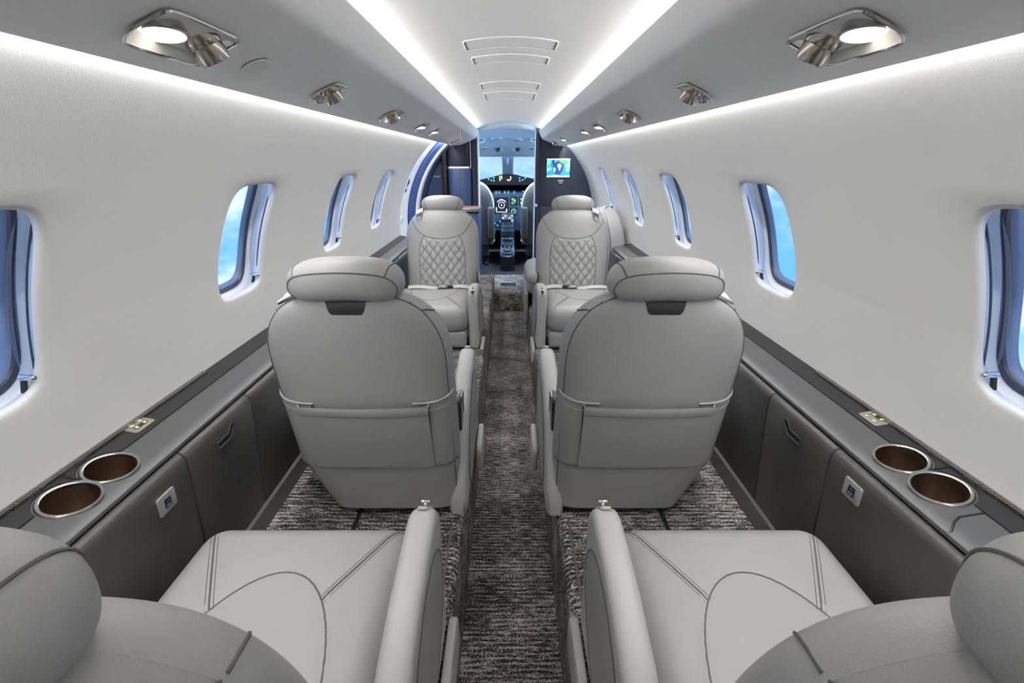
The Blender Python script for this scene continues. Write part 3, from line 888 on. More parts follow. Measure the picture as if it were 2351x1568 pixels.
# ------------------------------------------------------------------ entry door and its seals on the left
dr = thing('door_1', 'white curved entry door opening on the left with dark blue rubber seals', 'door', (-0.73, 3.5, 0.2)); dr['kind'] = 'structure'
def arcs(y0, y1, r, a0=-40, a1=58, n=40, r1=None):
    return grid(lambda u, v: cyl(a0 + (a1 - a0) * v, y0 + (y1 - y0) * u, -1, r + ((r1 or r) - r) * u), 3, n)
add('aft_jamb', join(arcs(DOOR_Y - 0.004, DOOR_Y + 0.012, R0 - 0.004), arcs(DOOR_Y + 0.012, DOOR_Y + 0.016, R0 - 0.004, r1=R0 + 0.02)), white_m, dr)
panel = add('door_panel', arcs(DOOR_Y + 0.014, 3.46, R0 + 0.020), white_m, dr)
sealb = add('seal_bed', arcs(3.45, 3.74, R0 + 0.016), blueseal_m, dr)
for yy, rr in ((3.475, 0.012), (3.53, 0.010), (3.60, 0.013), (3.67, 0.010)):
    add('seal_rib', tube([cyl(-38 + 94 * k / 40, yy, -1, R0 + 0.010) for k in range(41)], rr, 8), blueseal_m, dr)
add('seal_bead', tube([cyl(-38 + 94 * k / 40, 3.635, -1, R0 + 0.004) for k in range(41)], 0.004, 6), chrome_m, dr)
add('forward_jamb', join(arcs(3.74, 3.83, R0 - 0.006), arcs(3.725, 3.74, R0 + 0.016, r1=R0 - 0.006)), white_m, dr)
add('forward_liner', arcs(3.83, Y1, R0 - 0.002), navy_daylit_m, dr)
for ang, yy, s in ((24, 3.26, 0.020), (20, 3.25, 0.014)):
    m_ = Matrix.Translation(cyl(ang, yy, -1, R0 + 0.018)) @ Matrix.Rotation(RAD(ang), 4, 'Y') @ Matrix.Rotation(RAD(90), 4, 'Y')
    add('latch_indicator', lathe([(s * 1.5, 0.0), (s * 1.4, 0.004), (s * 1.2, 0.005), (s, 0.004), (s * 0.9, 0.002), (0, 0.002)], 24, m_), nickel_m, panel)
    add('latch_button', lathe([(s * 0.5, 0.002), (s * 0.5, 0.009), (0.0, 0.010)], 16, m_), dark_m, panel)
m_ = Matrix.Translation(cyl(5, 3.24, -1, R0 + 0.018)) @ Matrix.Rotation(RAD(95), 4, 'Y')
add('bumper', lathe([(0.024, 0.0), (0.022, 0.006), (0.012, 0.009), (0.0, 0.009)], 20, m_), white_m, panel)
add('bumper_hole', lathe([(0.0095, 0.009), (0.0, 0.0105)], 16, m_), black_m, panel)

# ------------------------------------------------------------------ galley on the left
g = thing('galley_cabinet', 'navy galley cabinet with counter left of the cockpit doorway', 'cabinet', (-0.42, 3.95, 0.16))
add('column', rbox(-0.562, -0.522, 4.04, Y1, 0.80, 1.36, 0.012, 3), dark_m, g)
up = add('upper_cabinet', pillow(rrect(-0.520, -0.322, 4.06, 4.17, 0.03, 5), 1.112, 1.345, 0.004), navy_m, g)
add('upper_door_seam', tube([(-0.365, 4.0592, 1.116), (-0.365, 4.0592, 1.342)], 0.0012, 5), black_m, up)
add('edge_trim', rbox(-0.326, -0.318, 4.055, 4.10, 1.10, 1.345, 0.002), white_m, g)
add('light_bar', rbox(-0.505, -0.340, 4.075, 4.10, 1.103, 1.110, 0.002), emis('galley_light', (1.0, 0.95, 0.85), 6.0), g, label='glowing strip light under the upper cabinet')
lo_c = add('lower_cabinet', pillow(rrect(-0.516, -0.318, 4.03, 4.17, 0.05, 6), 0.792, 1.098, 0.004), navy_daylit_m, g)
add('lower_door_seam', tube([(-0.410, 4.0290, 0.80), (-0.410, 4.0290, 1.094)], 0.0015, 5), black_m, lo_c)
add('top_filler', rbox(-0.522, -0.262, 4.03, 4.17, 1.348, 1.44, 0.002), navy_m, g)
add('doorway_column', pillow(rrect(-0.318, -0.262, 4.06, Y1 + 0.06, 0.015, 4), 0.16, 1.40, 0.002), navy_m, g)
add('door_edge_trim', rbox(-0.266, -0.2565, 4.052, Y1 + 0.03, 0.3, 1.395, 0.001), white_m, g)
add('base_cabinet', rbox(-0.70, -0.250, 3.76, 4.16, 0.16, 0.770, 0.006), navy_daylit_m, g)
ct = add('counter', pillow(rrect(-0.66, -0.238, 3.745, 4.16, 0.012, 4), 0.772, 0.794, 0.005), navy_m, g)
add('counter_edge', tube([(-0.62, 3.7445, 0.787), (-0.250, 3.7445, 0.787), (-0.2385, 3.756, 0.787), (-0.2385, 4.10, 0.787)], 0.0035, 6), chrome_m, g)
add('cabinet_hinge', rbox(-0.252, -0.247, 3.785, 3.80, 0.64, 0.66, 0.001), chrome_m, g)
for i, (dx, ry, mat_, lab) in enumerate(((0.0, 0.05, M('magazine_cover_a', (0.75, 0.74, 0.72), 0.35), 'white topped magazine at the bottom of the small pile on the galley counter'), (0.012, -0.06, M('magazine_cover_b', (0.55, 0.22, 0.14), 0.3, var=0.6, vscale=18), 'colourful magazine lying on top of the pile on the galley counter'))):
    mt = Matrix.Translation((-0.335 + dx, 3.85, 0.7945 + i * 0.0085)) @ Matrix.Rotation(ry, 4, 'Z')
    q = thing('magazine', lab, 'magazine', mt.translation, 'magazines on the galley counter')
    add('cover', xf(rbox(-0.085, 0.085, -0.075, 0.075, 0.0066, 0.0078, 0.0004), mt), mat_, q)
    add('pages', xf(rbox(-0.084, 0.084, -0.074, 0.074, 0.001, 0.0066, 0.0003), mt), white_m, q)
    add('back_cover', xf(rbox(-0.085, 0.085, -0.075, 0.075, 0.0, 0.001, 0.0002), mt), mat_, q)
ckliner2_m = M('cockpit_speaker_cloth', (0.36, 0.50, 0.62), 0.8)
# ------------------------------------------------------------------ cockpit shell
def ck_w(y): return 0.70 - 0.12 * (y - 4.2) / 1.3
def ck_top(y): return 1.428 - (y - 4.2) * 0.188
ck = thing('wall_cockpit', 'blue lit cockpit shell beyond the doorway with windshield', 'wall', (0, 4.8, 0.16)); ck['kind'] = 'structure'
def overhead(u, v):
    y = 4.20 + 1.16 * v
    w, zt, ze = ck_w(y), ck_top(y), 1.06
    a = math.pi * u
    x = -w * math.copysign(abs(math.cos(a)) ** 0.85, math.cos(a))
    z = ze + (zt - ze) * abs(math.sin(a)) ** 0.62
    return (x, y, z)
add('overhead_liner', grid(overhead, 40, 10), ckliner_m, ck)
for sg in (-1, 1):
    add('side_wall', grid(lambda u, v: (sg * ck_w(4.2 + 1.7 * u), 4.2 + 1.7 * u, 0.14 + (0.93 - 0.14) * v), 8, 4), ckgrey_m, ck)
    add('side_post', grid(lambda u, v: (sg * ck_w(4.2 + 0.5 * u), 4.2 + 0.5 * u, 0.93 + (1.07 - 0.93) * v), 3, 2), ckliner_m, ck)
    add('side_window', ([(sg * ck_w(y), y, z) for y, z in ((4.7, 0.93), (5.36, 0.93), (5.36, 1.06), (4.7, 1.06))], [(0, 1, 2, 3)]), glass_m, ck)
add('nose_floor', ([(-0.7, 5.0, 0.15), (0.7, 5.0, 0.15), (0.7, 6.0, 0.15), (-0.7, 6.0, 0.15)], [(0, 1, 2, 3)]), ckgrey_m, ck)
add('nose_bulkhead', rbox(-0.66, 0.66, 5.80, 5.84, 0.14, 0.90), black_m, ck)
add('nose_deck', ([(-0.64, 5.5, 0.90), (0.64, 5.5, 0.90), (0.60, 5.84, 0.88), (-0.60, 5.84, 0.88)], [(0, 1, 2, 3)]), black_m, ck)
# windshield: centre post, header and two panes
add('windshield_header', prism([(5.30, 1.222), (5.36, 1.196), (5.375, 1.204), (5.375, 1.222)], -0.58, 0.58, lambda a, b, t: (t, a, b)), ckliner_m, ck)
def post(w0, w1, d0, d1):
    return loft([[(-w0, 5.345 + d0, 1.214), (w0, 5.345 + d0, 1.214), (w0, 5.375 + d1, 1.22), (-w0, 5.375 + d1, 1.22)],
                 [(-w0 * 0.9, 5.45 + d0, 1.13), (w0 * 0.9, 5.45 + d0, 1.13), (w0 * 0.9, 5.48 + d1, 1.13), (-w0 * 0.9, 5.48 + d1, 1.13)],
                 [(-w1, 5.56 + d0, 1.05), (w1, 5.56 + d0, 1.05), (w1, 5.60 + d1, 1.05), (-w1, 5.60 + d1, 1.05)],
                 [(-w1 * 1.1, 5.70 + d0, 0.93), (w1 * 1.1, 5.70 + d0, 0.93), (w1 * 1.1, 5.74 + d1, 0.93), (-w1 * 1.1, 5.74 + d1, 0.93)]])
pc = -0.016
po = add('windshield_post', xf(post(0.068, 0.060, 0, 0), Matrix.Translation((pc, 0, 0))), white_m, ck)
add('post_cover', xf(post(0.050, 0.040, -0.012, -0.012), Matrix.Translation((pc, 0, 0))), ckliner_m, po)
add('post_slot', rbox(pc - 0.008, pc + 0.008, 5.37, 5.40, 1.125, 1.19, 0.002), white_m, po)
for sg in (-1, 1):
    add('windshield_pane', ([(pc + sg * 0.06, 5.37, 1.20), (sg * 0.57, 5.33, 1.18), (sg * 0.60, 5.74, 0.90), (pc + sg * 0.06, 5.78, 0.90)], [(0, 1, 2, 3)]), glass_m, ck)
def ovh(x, y, d=0.0):
    w, zt, ze = ck_w(y), ck_top(y), 1.06
    c = min(1, (abs(x) / w) ** (1 / 0.85))
    return Vector((x, y, ze + (zt - ze) * math.sqrt(1 - c * c) ** 0.62 - d))
def ovh_mtx(x, y):
    p = ovh(x, y)
    tx = (ovh(x + 0.01, y) - ovh(x - 0.01, y)).normalized(); ty = (ovh(x, y + 0.01) - ovh(x, y - 0.01)).normalized()
    zz = tx.cross(ty)
    if zz.z > 0: zz = -zz
    ty = zz.cross(tx)
    return Matrix(((tx.x, ty.x, zz.x, p.x), (tx.y, ty.y, zz.y, p.y), (tx.z, ty.z, zz.z, p.z), (0, 0, 0, 1)))
# eyeballs, grips, map lights and added fill lamps on the overhead
for x, y, lab in ((-0.255, 4.98, 'leftmost dark air nozzle above the cockpit windshield'), (0.225, 4.98, 'rightmost dark air nozzle above the cockpit windshield')):
    t = thing('cockpit_air_nozzle', lab, 'air nozzle', ovh(x, y), 'cockpit ceiling fittings')
    mt = ovh_mtx(x, y)
    add('ring', lathe([(0.036, -0.002), (0.036, 0.004), (0.030, 0.008), (0.026, 0.006)], 24, mt, False), ckliner_m, t)
    add('hole', lathe([(0.027, 0.003), (0.0, 0.003)], 24, mt, False), black_m, t)
for x, y, s, lab in ((-0.125, 5.02, 1, 'small dark map light left of the cockpit centre post'), (0.095, 5.02, -1, 'small dark map light right of the cockpit centre post')):
    t = thing('map_light', lab, 'lamp', ovh(x, y), 'cockpit ceiling fittings')
    mt = ovh_mtx(x, y)
    q = mt @ Matrix.Rotation(s * 0.7, 4, 'Y')
    add('body', lathe([(0.018, -0.01), (0.022, 0.01), (0.022, 0.028), (0.016, 0.032), (0.0, 0.030)], 20, q), black_m, t)
    add('clip', tube([mt @ Vector((s * 0.035, 0.0, 0.003)), mt @ Vector((s * 0.060, -0.04, 0.010))], 0.005, 6), white_m, t)
for x, y, lab in ((-0.44, 4.55, 'left oval fill lamp added to the cockpit ceiling'), (0.42, 4.55, 'right oval fill lamp added to the cockpit ceiling')):  # added outboard of the doorway view to light the cockpit
    t = thing('fill_lamp', lab, 'lamp', ovh(x, y), 'added cockpit fill lamps')
    mt = ovh_mtx(x, y)
    add('ring', lathe([(0.075, -0.002), (0.075, 0.006), (0.066, 0.010), (0.060, 0.006)], 32, mt @ Matrix.Diagonal((1, 1.3, 1, 1)), False), ckliner_m, t)
    add('lens', lathe([(0.061, 0.006), (0.045, 0.010), (0.0, 0.012)], 32, mt @ Matrix.Diagonal((1, 1.3, 1, 1)), False), ckfill_m, t, label='glowing cool white lens of an added fill lamp')
for x, y, sx, lab in ((-0.12, 4.62, 1.0, 'round recessed grip left on the cockpit ceiling'), (0.075, 4.66, 0.8, 'square chrome fitting right on the cockpit ceiling')):
    t = thing('ceiling_fitting', lab, 'fitting', ovh(x, y))
    mt = ovh_mtx(x, y)
    add('escutcheon', lathe([(0.055, -0.002), (0.052, 0.006), (0.045, 0.008), (0.040, 0.004), (0.0, 0.004)], 28, mt, False), ckliner_m, t)
    add('catch', xf(rbox(-0.022 * sx, 0.022 * sx, -0.03, 0.03, 0.004, 0.022, 0.008), mt), chrome_m, t)

for x, y, lab in ((-0.285, 4.62, 'left oval speaker ring on the cockpit ceiling'), (0.262, 4.62, 'right oval speaker ring on the cockpit ceiling')):
    t = thing('ceiling_speaker', lab, 'speaker', ovh(x, y), 'cockpit ceiling fittings')
    mt = ovh_mtx(x, y) @ Matrix.Diagonal((1, 1.25, 1, 1))
    add('ring', lathe([(0.070, -0.002), (0.070, 0.007), (0.062, 0.011), (0.054, 0.005)], 32, mt, False), ckliner_m, t)
    add('grille', lathe([(0.055, 0.004), (0.0, 0.006)], 32, mt, False), ckliner2_m, t)

# ------------------------------------------------------------------ instrument panel
ip = thing('instrument_panel', 'blue grey cockpit instrument panel with lit displays under a black glareshield', 'instrument panel', (0, 5.4, 0.35))
YP = 5.38
add('panel', rbox(-0.62, 0.62, YP, YP + 0.05, 0.40, 0.93, 0.005), ckpanel_m, ip)
gl = []
for y, dz in ((5.34, -0.012), (5.36, 0.0), (5.60, 0.0), (5.66, -0.03)):
    ring = []
    for k in range(25):
        x = -0.60 + 1.2 * k / 24
        hump = 0.020 / (1 + (abs(x + 0.016) / 0.13) ** 6)
        ring.append((x, y, 0.993 - 0.34 * x * x * 1.1 + hump + dz))
    for k in range(24, -1, -1):
        x = -0.60 + 1.2 * k / 24
        ring.append((x, y, 0.905))
    gl.append(ring)
add('glareshield', loft(gl), dark_m, ip)
amber = emis('amber_lamp', (1.0, 0.62, 0.25), 2.2); whl = emis('white_lamp', (1.0, 0.97, 0.9), 1.6); grn = emis('green_lamp', (0.10, 0.75, 0.15), 1.3)
yel = emis('yellow_lamp', (0.80, 0.85, 0.20), 1.3); cyn = emis('cyan_lamp', (0.25, 0.60, 0.70), 0.35); scrn = emis('dark_screen', (0.008, 0.012, 0.035), 0.4)
def pxp(px, py, y=5.34):   # where a spot of the panel lies on the plane y
    u = (px - 1168.0) / FPX; v = (784.0 - py) / FPX
    c, s = math.cos(PITCH), math.sin(PITCH)
    k = y / (c + v * s)
    return (-0.005 + k * u, 1.165 + k * (-s + v * c))
def lampbox(name, px, py, w, h, mat, y=5.3355, parent=None):
    x, z = pxp(px, py, y)
    add(name, rbox(x - w / 2, x + w / 2, y - 0.002, y + 0.01, z - h / 2, z + h / 2), mat, parent or ip, smooth=False)
for px, py in ((1147.5, 405.5), (1151.5, 405), (1147.5, 409.5), (1152, 409.5), (1148, 413.5), (1165.5, 413), (1169, 414), (1172.5, 411), (1172.5, 406.5)):
    lampbox('warning_lamp', px, py, 0.012, 0.015, amber)
for px, py in ((1122, 411), (1128, 414), (1133.5, 409), (1134, 415), (1193, 409), (1193.5, 415), (1200, 413), (1206, 409)):
    lampbox('glareshield_button', px, py, 0.016, 0.016, cyn)
yp = YP - 0.0005
for px in (1136, 1141, 1161, 1166, 1178, 1183): lampbox('indicator', px, 430, 0.013, 0.010, whl, yp)
for px, py in ((1201, 431), (1205, 431), (1201, 435.5), (1201, 439.5), (1205, 442.5)): lampbox('indicator', px, py, 0.012, 0.010, yel, yp)
for px in (1139, 1146, 1159, 1167, 1179, 1182): lampbox('tape_gauge', px, 438, 0.018 if px < 1170 else 0.008, 0.055, cyn, yp)
def dial(px0, py0, px1, py1, name):
    x0, z1 = pxp(px0, py0, YP); x1, z0 = pxp(px1, py1, YP)
    d = add(name, pillow(rrect(x0 - 0.010, x1 + 0.010, z0 - 0.010, z1 + 0.010, 0.008, 3), -0.004, 0.006, 0.002, mapf=lambda a, b, t: (a, YP - t, b)), dark_m, ip)
    add('screen', prism(rrect(x0, x1, z0, z1, 0.003, 2), 0.006, 0.0068, lambda a, b, t: (a, YP - t, b)), scrn, d)
    return d, x0, x1, z0, z1
d, x0, x1, z0, z1 = dial(1137.5, 455, 1165.5, 489, 'main_display')
cx_, cz_ = (x0 + x1) / 2, z0 + (z1 - z0) * 0.54
yd = YP - 0.0085
def arc(r, a0, a1, n=24): return [(cx_ + r * math.cos(RAD(a0 + (a1 - a0) * k / n)), yd, cz_ + r * math.sin(RAD(a0 + (a1 - a0) * k / n))) for k in range(n + 1)]
add('symbol', tube(arc(0.034, 0, 360), 0.0024, 5), whl, d)
add('symbol', tube(arc(0.058, 35, 145), 0.0030, 5), whl, d)
for a in (45, 68, 90, 112, 135):
    add('symbol', tube([arc(0.050, a, a)[0], arc(0.062, a, a)[0]], 0.0030, 5), whl, d)
add('symbol', rbox(cx_ - 0.016, cx_ + 0.012, yd - 0.001, yd, z1 - 0.018, z1 - 0.010), whl, d, smooth=False)
add('symbol', rbox(cx_ - 0.003, cx_ + 0.003, yd - 0.001, yd, cz_ - 0.012, cz_ + 0.012), whl, d, smooth=False)
add('symbol', tube([(x0 + 0.008, yd, z0 + 0.045), (x0 + 0.008, yd, z0 + 0.012), (x1 - 0.010, yd, z0 + 0.012), (x1 - 0.010, yd, z0 + 0.045)], 0.0028, 5), whl, d)
for k in range(3):
    add('symbol', rbox(x0 + 0.004, x0 + 0.016, yd - 0.001, yd, z0 + 0.030 + k * 0.012, z0 + 0.037 + k * 0.012), whl, d, smooth=False)
    add('symbol', rbox(x1 - 0.018, x1 - 0.006, yd - 0.001, yd, z0 + 0.016 + k * 0.011, z0 + 0.023 + k * 0.011), whl, d, smooth=False)
for a, b in ((1174, 1185.5), (1194, 1204)):
    d, x0, x1, z0, z1 = dial(a, 453.5, b, 469, 'radio_display')
    for r in range(5):
        for c in range(3):
            if (r * 3 + c * 5 + int(a)) % 4:
                add('digit', rbox(x0 + 0.004 + c * 0.017, x0 + 0.015 + c * 0.017, yd - 0.001, yd, z1 - 0.016 - r * 0.014, z1 - 0.006 - r * 0.014), grn if (r + c) % 3 else yel, d, smooth=False)
d, x0, x1, z0, z1 = dial(1173, 478.5, 1186, 491.5, 'round_gauge')
cx_, cz_ = (x0 + x1) / 2, (z0 + z1) / 2
for k in range(12):
    a = RAD(30 * k)
    add('tick', rbox(cx_ + 0.026 * math.cos(a) - 0.003, cx_ + 0.026 * math.cos(a) + 0.003, yd - 0.001, yd, cz_ + 0.026 * math.sin(a) - 0.003, cz_ + 0.026 * math.sin(a) + 0.003), whl, d, smooth=False)
add('tick', rbox(cx_ - 0.004, cx_ + 0.004, yd - 0.001, yd, cz_ - 0.012, cz_ + 0.014), grn, d, smooth=False)
for px in range(1136, 1176, 6):
    for py in (508, 513, 518):
        if (px + py) % 4 < 3:
            x, z = pxp(px, py, YP - 0.01)
            add('knob', lathe([(0.010, 0.0), (0.009, 0.014), (0.0, 0.015)], 12, Matrix.Translation((x, YP, z)) @ Matrix.Rotation(RAD(90), 4, 'X')), cyn if (px // 6 + py) % 3 == 0 else ckpanel_m, ip)

# ------------------------------------------------------------------ centre pedestal
pd = thing('centre_pedestal', 'narrow black centre pedestal with levers and knobs between the pilot seats', 'console', (-0.018, 4.6, 0.16))
xc, hw = -0.018, 0.072
side = [(4.40, 0.16), (5.375, 0.16), (5.375, 0.60), (5.16, 0.55), (5.10, 0.50), (4.90, 0.455), (4.86, 0.40), (4.46, 0.315), (4.40, 0.300)]
add('body', prism(side, xc - hw, xc + hw, lambda a, b, t: (t, a, b)), dark_m, pd, smooth=False)
add('rounded_end', lathe([(hw, 0.16), (hw, 0.298), (hw - 0.004, 0.302)], 28, Matrix.Translation((xc, 4.42, 0))), dark_m, pd)
add('end_rim', tube([(xc + (hw - 0.004) * math.cos(RAD(a)), 4.42 + (hw - 0.004) * math.sin(RAD(a)), 0.303) for a in range(180, 361, 10)], 0.006, 6), chrome_m, pd)
def ptop(y):   # height of the pedestal top
    P = [(4.40, 0.300), (4.46, 0.315), (4.86, 0.40), (4.90, 0.455), (5.10, 0.50), (5.16, 0.55), (5.38, 0.60)]
    for (a, b), (c, d_) in zip(P, P[1:]):
        if a <= y <= c: return b + (d_ - b) * (y - a) / (c - a)
    return 0.6
tp = add('top_plate', ([(xc + sx * (hw - 0.004), y, ptop(y) + 0.003) for y in (4.44, 4.46, 4.86) for sx in (-1, 1)], [(0, 1, 3, 2), (2, 3, 5, 4)]), ckpanel_m, pd, smooth=False)
for y0, y1 in ((4.905, 5.095), (5.165, 5.37)):
    add('top_plate', ([(xc + sx * (hw - 0.004), y, ptop(y) + 0.003) for y in (y0, y1) for sx in (-1, 1)], [(0, 1, 3, 2)]), ckpanel_m, pd, smooth=False)
add('trim_wheel', lathe([(0.030, 0.0), (0.030, 0.014), (0.042, 0.022), (0.044, 0.030), (0.040, 0.036), (0.0, 0.038)], 28, Matrix.Translation((xc, 4.475, ptop(4.475) + 0.002))), nickel_m, pd, label='pale round trim knob')
add('wheel_ring', tube([(xc + 0.056 * math.cos(RAD(a)), 4.475 + 0.05 * math.sin(RAD(a)), ptop(4.475) + 0.006) for a in range(0, 360, 15)], 0.005, 6, True), chrome_m, pd)
for i, (x, y) in enumerate(((-0.042, 4.60), (-0.005, 4.60), (0.038, 4.60), (-0.045, 4.66), (0.0, 4.66), (0.040, 4.66))):
    add('knob', lathe([(0.013, 0.0), (0.011, 0.016), (0.009, 0.024), (0.0, 0.025)], 14, Matrix.Translation((xc + x, y, ptop(y) + 0.003))), black_m if i < 3 else chrome_m, pd)
add('readout', rbox(xc - 0.045, xc + 0.045, 4.76, 4.80, ptop(4.78) - 0.01, ptop(4.78) + 0.010, 0.002), black_m, pd)
for x in (-0.05, -0.02, 0.01, 0.03, 0.05):
    add('key', rbox(xc + x - 0.008, xc + x + 0.008, 4.83, 4.845, ptop(4.84), ptop(4.84) + 0.008, 0.002), cyn, pd)
for x, mat_ in ((-0.05, black_m), (-0.015, black_m), (0.02, black_m), (0.052, white_m)):
    lv = add('lever', tube([(xc + x, 5.02, ptop(5.02)), (xc + x, 4.99, ptop(5.02) + 0.075)], 0.005, 8), chrome_m, pd)
    add('lever_grip', rbox(xc + x - 0.014, xc + x + 0.014, 4.965, 5.0, ptop(5.02) + 0.068, ptop(5.02) + 0.095, 0.006), mat_, lv)
for i in range(10):
    y = 5.19 + (i // 5) * 0.07
    x = -0.05 + (i % 5) * 0.025
    add('switch', lathe([(0.007, 0.0), (0.006, 0.016), (0.0, 0.017)], 10, Matrix.Translation((xc + x, y, ptop(y) + 0.002))), chrome_m if i % 3 else amber, pd)

# ------------------------------------------------------------------ pilot seats
def super_slab(W, z0, z1, zt, n, yc, T, nx=24, nv=20, lean=0.0):
    """upright rounded slab; returns geometry (front and rear face)"""
    def f(side):
        def fn(u, v):
            t = u * 2 - 1
            if v < 0.5:
                h = z0 + (z1 - z0) * v * 2; w = W; top = 1
            else:
                a = (v - 0.5) * math.pi
                h = z1 + (zt - z1) * math.sin(a) ** (2 / n); w = W * max(1e-4, math.cos(a)) ** (2 / n)
                top = max(0.0, 1 - ((h - z1) / (zt - z1)) ** 5) ** 0.5
            E = max(0.0, 1 - abs(t) ** 5) ** 0.45 * top
            if v == 0: E = E * 1.0
            return (t * w, yc + lean * (h - z0) + side * T / 2 * E, h)
        return grid(fn, nx, nv)
    return join(f(1), f(-1))
for sg, nm, cx_ in ((-1, 'left', -0.365), (1, 'right', 0.335)):
    t = thing('pilot_seat', '%s pilot seat with grey cover and raised folded armrest' % nm, 'seat', (cx_, 4.8, 0.16))
    mv = Matrix.Translation((cx_, 0, 0))
    add('backrest', xf(super_slab(0.205, 0.365, 0.70, 0.965, 2.3, 4.72, 0.13, lean=-0.04), mv), ckgrey_m, t)
    add('sheepskin_edge', xf(super_slab(0.215, 0.375, 0.70, 0.978, 2.3, 4.80, 0.07, lean=-0.04), mv), white_m, t)
    xi = cx_ - sg * 0.185
    add('armrest', pillow(rrect(xi - 0.034, xi + 0.034, 4.60, 4.68, 0.02, 4), 0.42, 0.735, 0.018), ckgrey_m, t)
    add('cushion', rbox(cx_ - 0.21, cx_ + 0.21, 4.76, 5.18, 0.38, 0.47, 0.03, 3), white_m, t)
    add('seat_pan', rbox(cx_ - 0.19, cx_ + 0.19, 4.74, 5.14, 0.34, 0.385, 0.01), dark_m, t)
    add('frame', rbox(cx_ - sg * 0.12 - 0.04, cx_ - sg * 0.12 + 0.04, 4.70, 4.78, 0.24, 0.38, 0.01), ckgrey_m, t)
    for dx in (-0.13, 0.13):
        add('rail', rbox(cx_ + dx - 0.02, cx_ + dx + 0.02, 4.62, 5.2, 0.158, 0.185, 0.004), black_m, t)
        add('leg', tube([(cx_ + dx, 4.74, 0.18), (cx_ + dx, 4.80, 0.35)], 0.016, 8), black_m, t)
        add('leg', tube([(cx_ + dx, 5.1, 0.18), (cx_ + dx, 5.06, 0.35)], 0.016, 8), black_m, t)
# ------------------------------------------------------------------ passenger seats (local frame: faces +y, origin on the raised floor below the rear of the back)
BW, BH1, BHT, BN = 0.203, 0.455, 0.640, 2.65     # back: half width, shoulder start, top, roundness
BH0 = 0.030
def back_y(h):                  # rear surface line, leaning back towards the top
    return 0.012 - 0.088 * max(0, h / 0.62) ** 1.15
def back_T(h):
    return 0.140 - 0.035 * h / 0.62
def quilt(x, h):
    # inside the stitched centre panel?
    if not (0.215 < h < 0.50): return 0.0
    lim = 0.123 if h < 0.42 else 0.123 - 0.030 * ((h - 0.42) / 0.08) ** 1.6
    top = 0.484 + 0.25 * x * x * 2.2
    m = min(1, max(0, (lim - abs(x)) / 0.006)) * min(1, max(0, (top - 0.004 - h) / 0.006)) * min(1, max(0, (h - 0.220) / 0.01))
    if m <= 0: return 0.0
    a = x / 0.047 + h / 0.060
    b = x / 0.047 - h / 0.060
    fa, fb = a - math.floor(a), b - math.floor(b)
    puff = (math.sin(math.pi * fa) * math.sin(math.pi * fb)) ** 0.5 * 0.0062
    def grv(f):
        d1 = abs(f - 0.075); d2 = abs(f - 0.925)
        return math.exp(-(d1 / 0.035) ** 2) + math.exp(-(d2 / 0.035) ** 2)
    return m * (puff - 0.0030 * (grv(fa) + grv(fb)))
def wl(h):                      # outboard lower corner is cut away
    return BW - (0.062 * max(0, (0.20 - h) / 0.17) ** 1.2 if h < 0.20 else 0)
def back_surf(x, h, side, W=None):
    W = W or half_w(h)
    t = max(-1, min(1, x / max(1e-6, W)))
    top = 1.0
    if h > BH1:
        top = max(0.0, 1 - ((h - BH1) / (BHT - BH1)) ** 6) ** 0.45
    Tm = back_T(h); ym = back_y(h) + Tm / 2
    if side < 0:
        E = max(0.0, 1 - abs(t) ** 9) ** 0.5 * top
        return ym - Tm / 2 * E
    E = max(0.0, 1 - abs(t) ** 4) ** 0.45 * top
    # hollow between the side bolsters
    return ym + Tm / 2 * E + 0.010 * abs(t) ** 2.5 * E + quilt(x, h)
def half_w(h):
    if h <= BH1: return BW
    return BW * max(0.0, 1 - ((h - BH1) / (BHT - BH1)) ** BN) ** (1 / BN)
def seat_back_geo(sg, side, nx, nv):
    def fn(u, v):
        t = -1 + 2 * u
        if side > 0:
            t = math.copysign(1 - (1 - abs(t)) ** 1.15, t)
        if v < 0.68:
            h = BH0 + (BH1 - BH0) * v / 0.68; W = BW
        else:
            a = (v - 0.68) / 0.32 * math.pi / 2
            h = BH1 + (BHT - BH1) * math.sin(a) ** (2 / BN); W = BW * max(1e-5, math.cos(a)) ** (2 / BN)
        x = t * W
        if h <= BH1:
            x = t * BW if t > 0 else t * wl(h)
        y = back_surf(t * W, h, side, W)
        return (sg * x, y, h)
    return grid(fn, nx, nv)
def on_front(sg, x, h, d=0.0004): return (sg * x, back_surf(x, h, 1) + d, h)
def on_rear(sg, x, h, d=0.0004): return (sg * x, back_surf(x, h, -1) - d, h)

# headrest: bar with rounded ends
HX, HZ, HY = 0.117, 0.654, -0.040
HB, HC = 0.053, 0.0425             # half depth, half height
def head_pt(x, ang, k=1.0):
    e = max(0.0, 1 - (abs(x) / HX) ** 4.5) ** (1 / 2.2)
    c, s = math.cos(ang), math.sin(ang)
    kk = 1.0 / (abs(c) ** 2.6 + abs(s) ** 2.6) ** (1 / 2.6)
    # drooping front lip, flatter top
    return (x * (1 + 0.002 * (k - 1)), HY + HB * c * kk * (0.35 + 0.65 * e) * k * (1 if e > 0 else 0) if False else HY + HB * c * kk * e * k, HZ + HC * s * kk * e * k + 0.008 * (1 - (x / HX) ** 2))
def head_geo():
    xs = [-HX * math.cos(math.pi * k / 40) for k in range(41)]
    return loft([[head_pt(x, 2 * math.pi * j / 36) for j in range(36)] for x in xs], True, True)

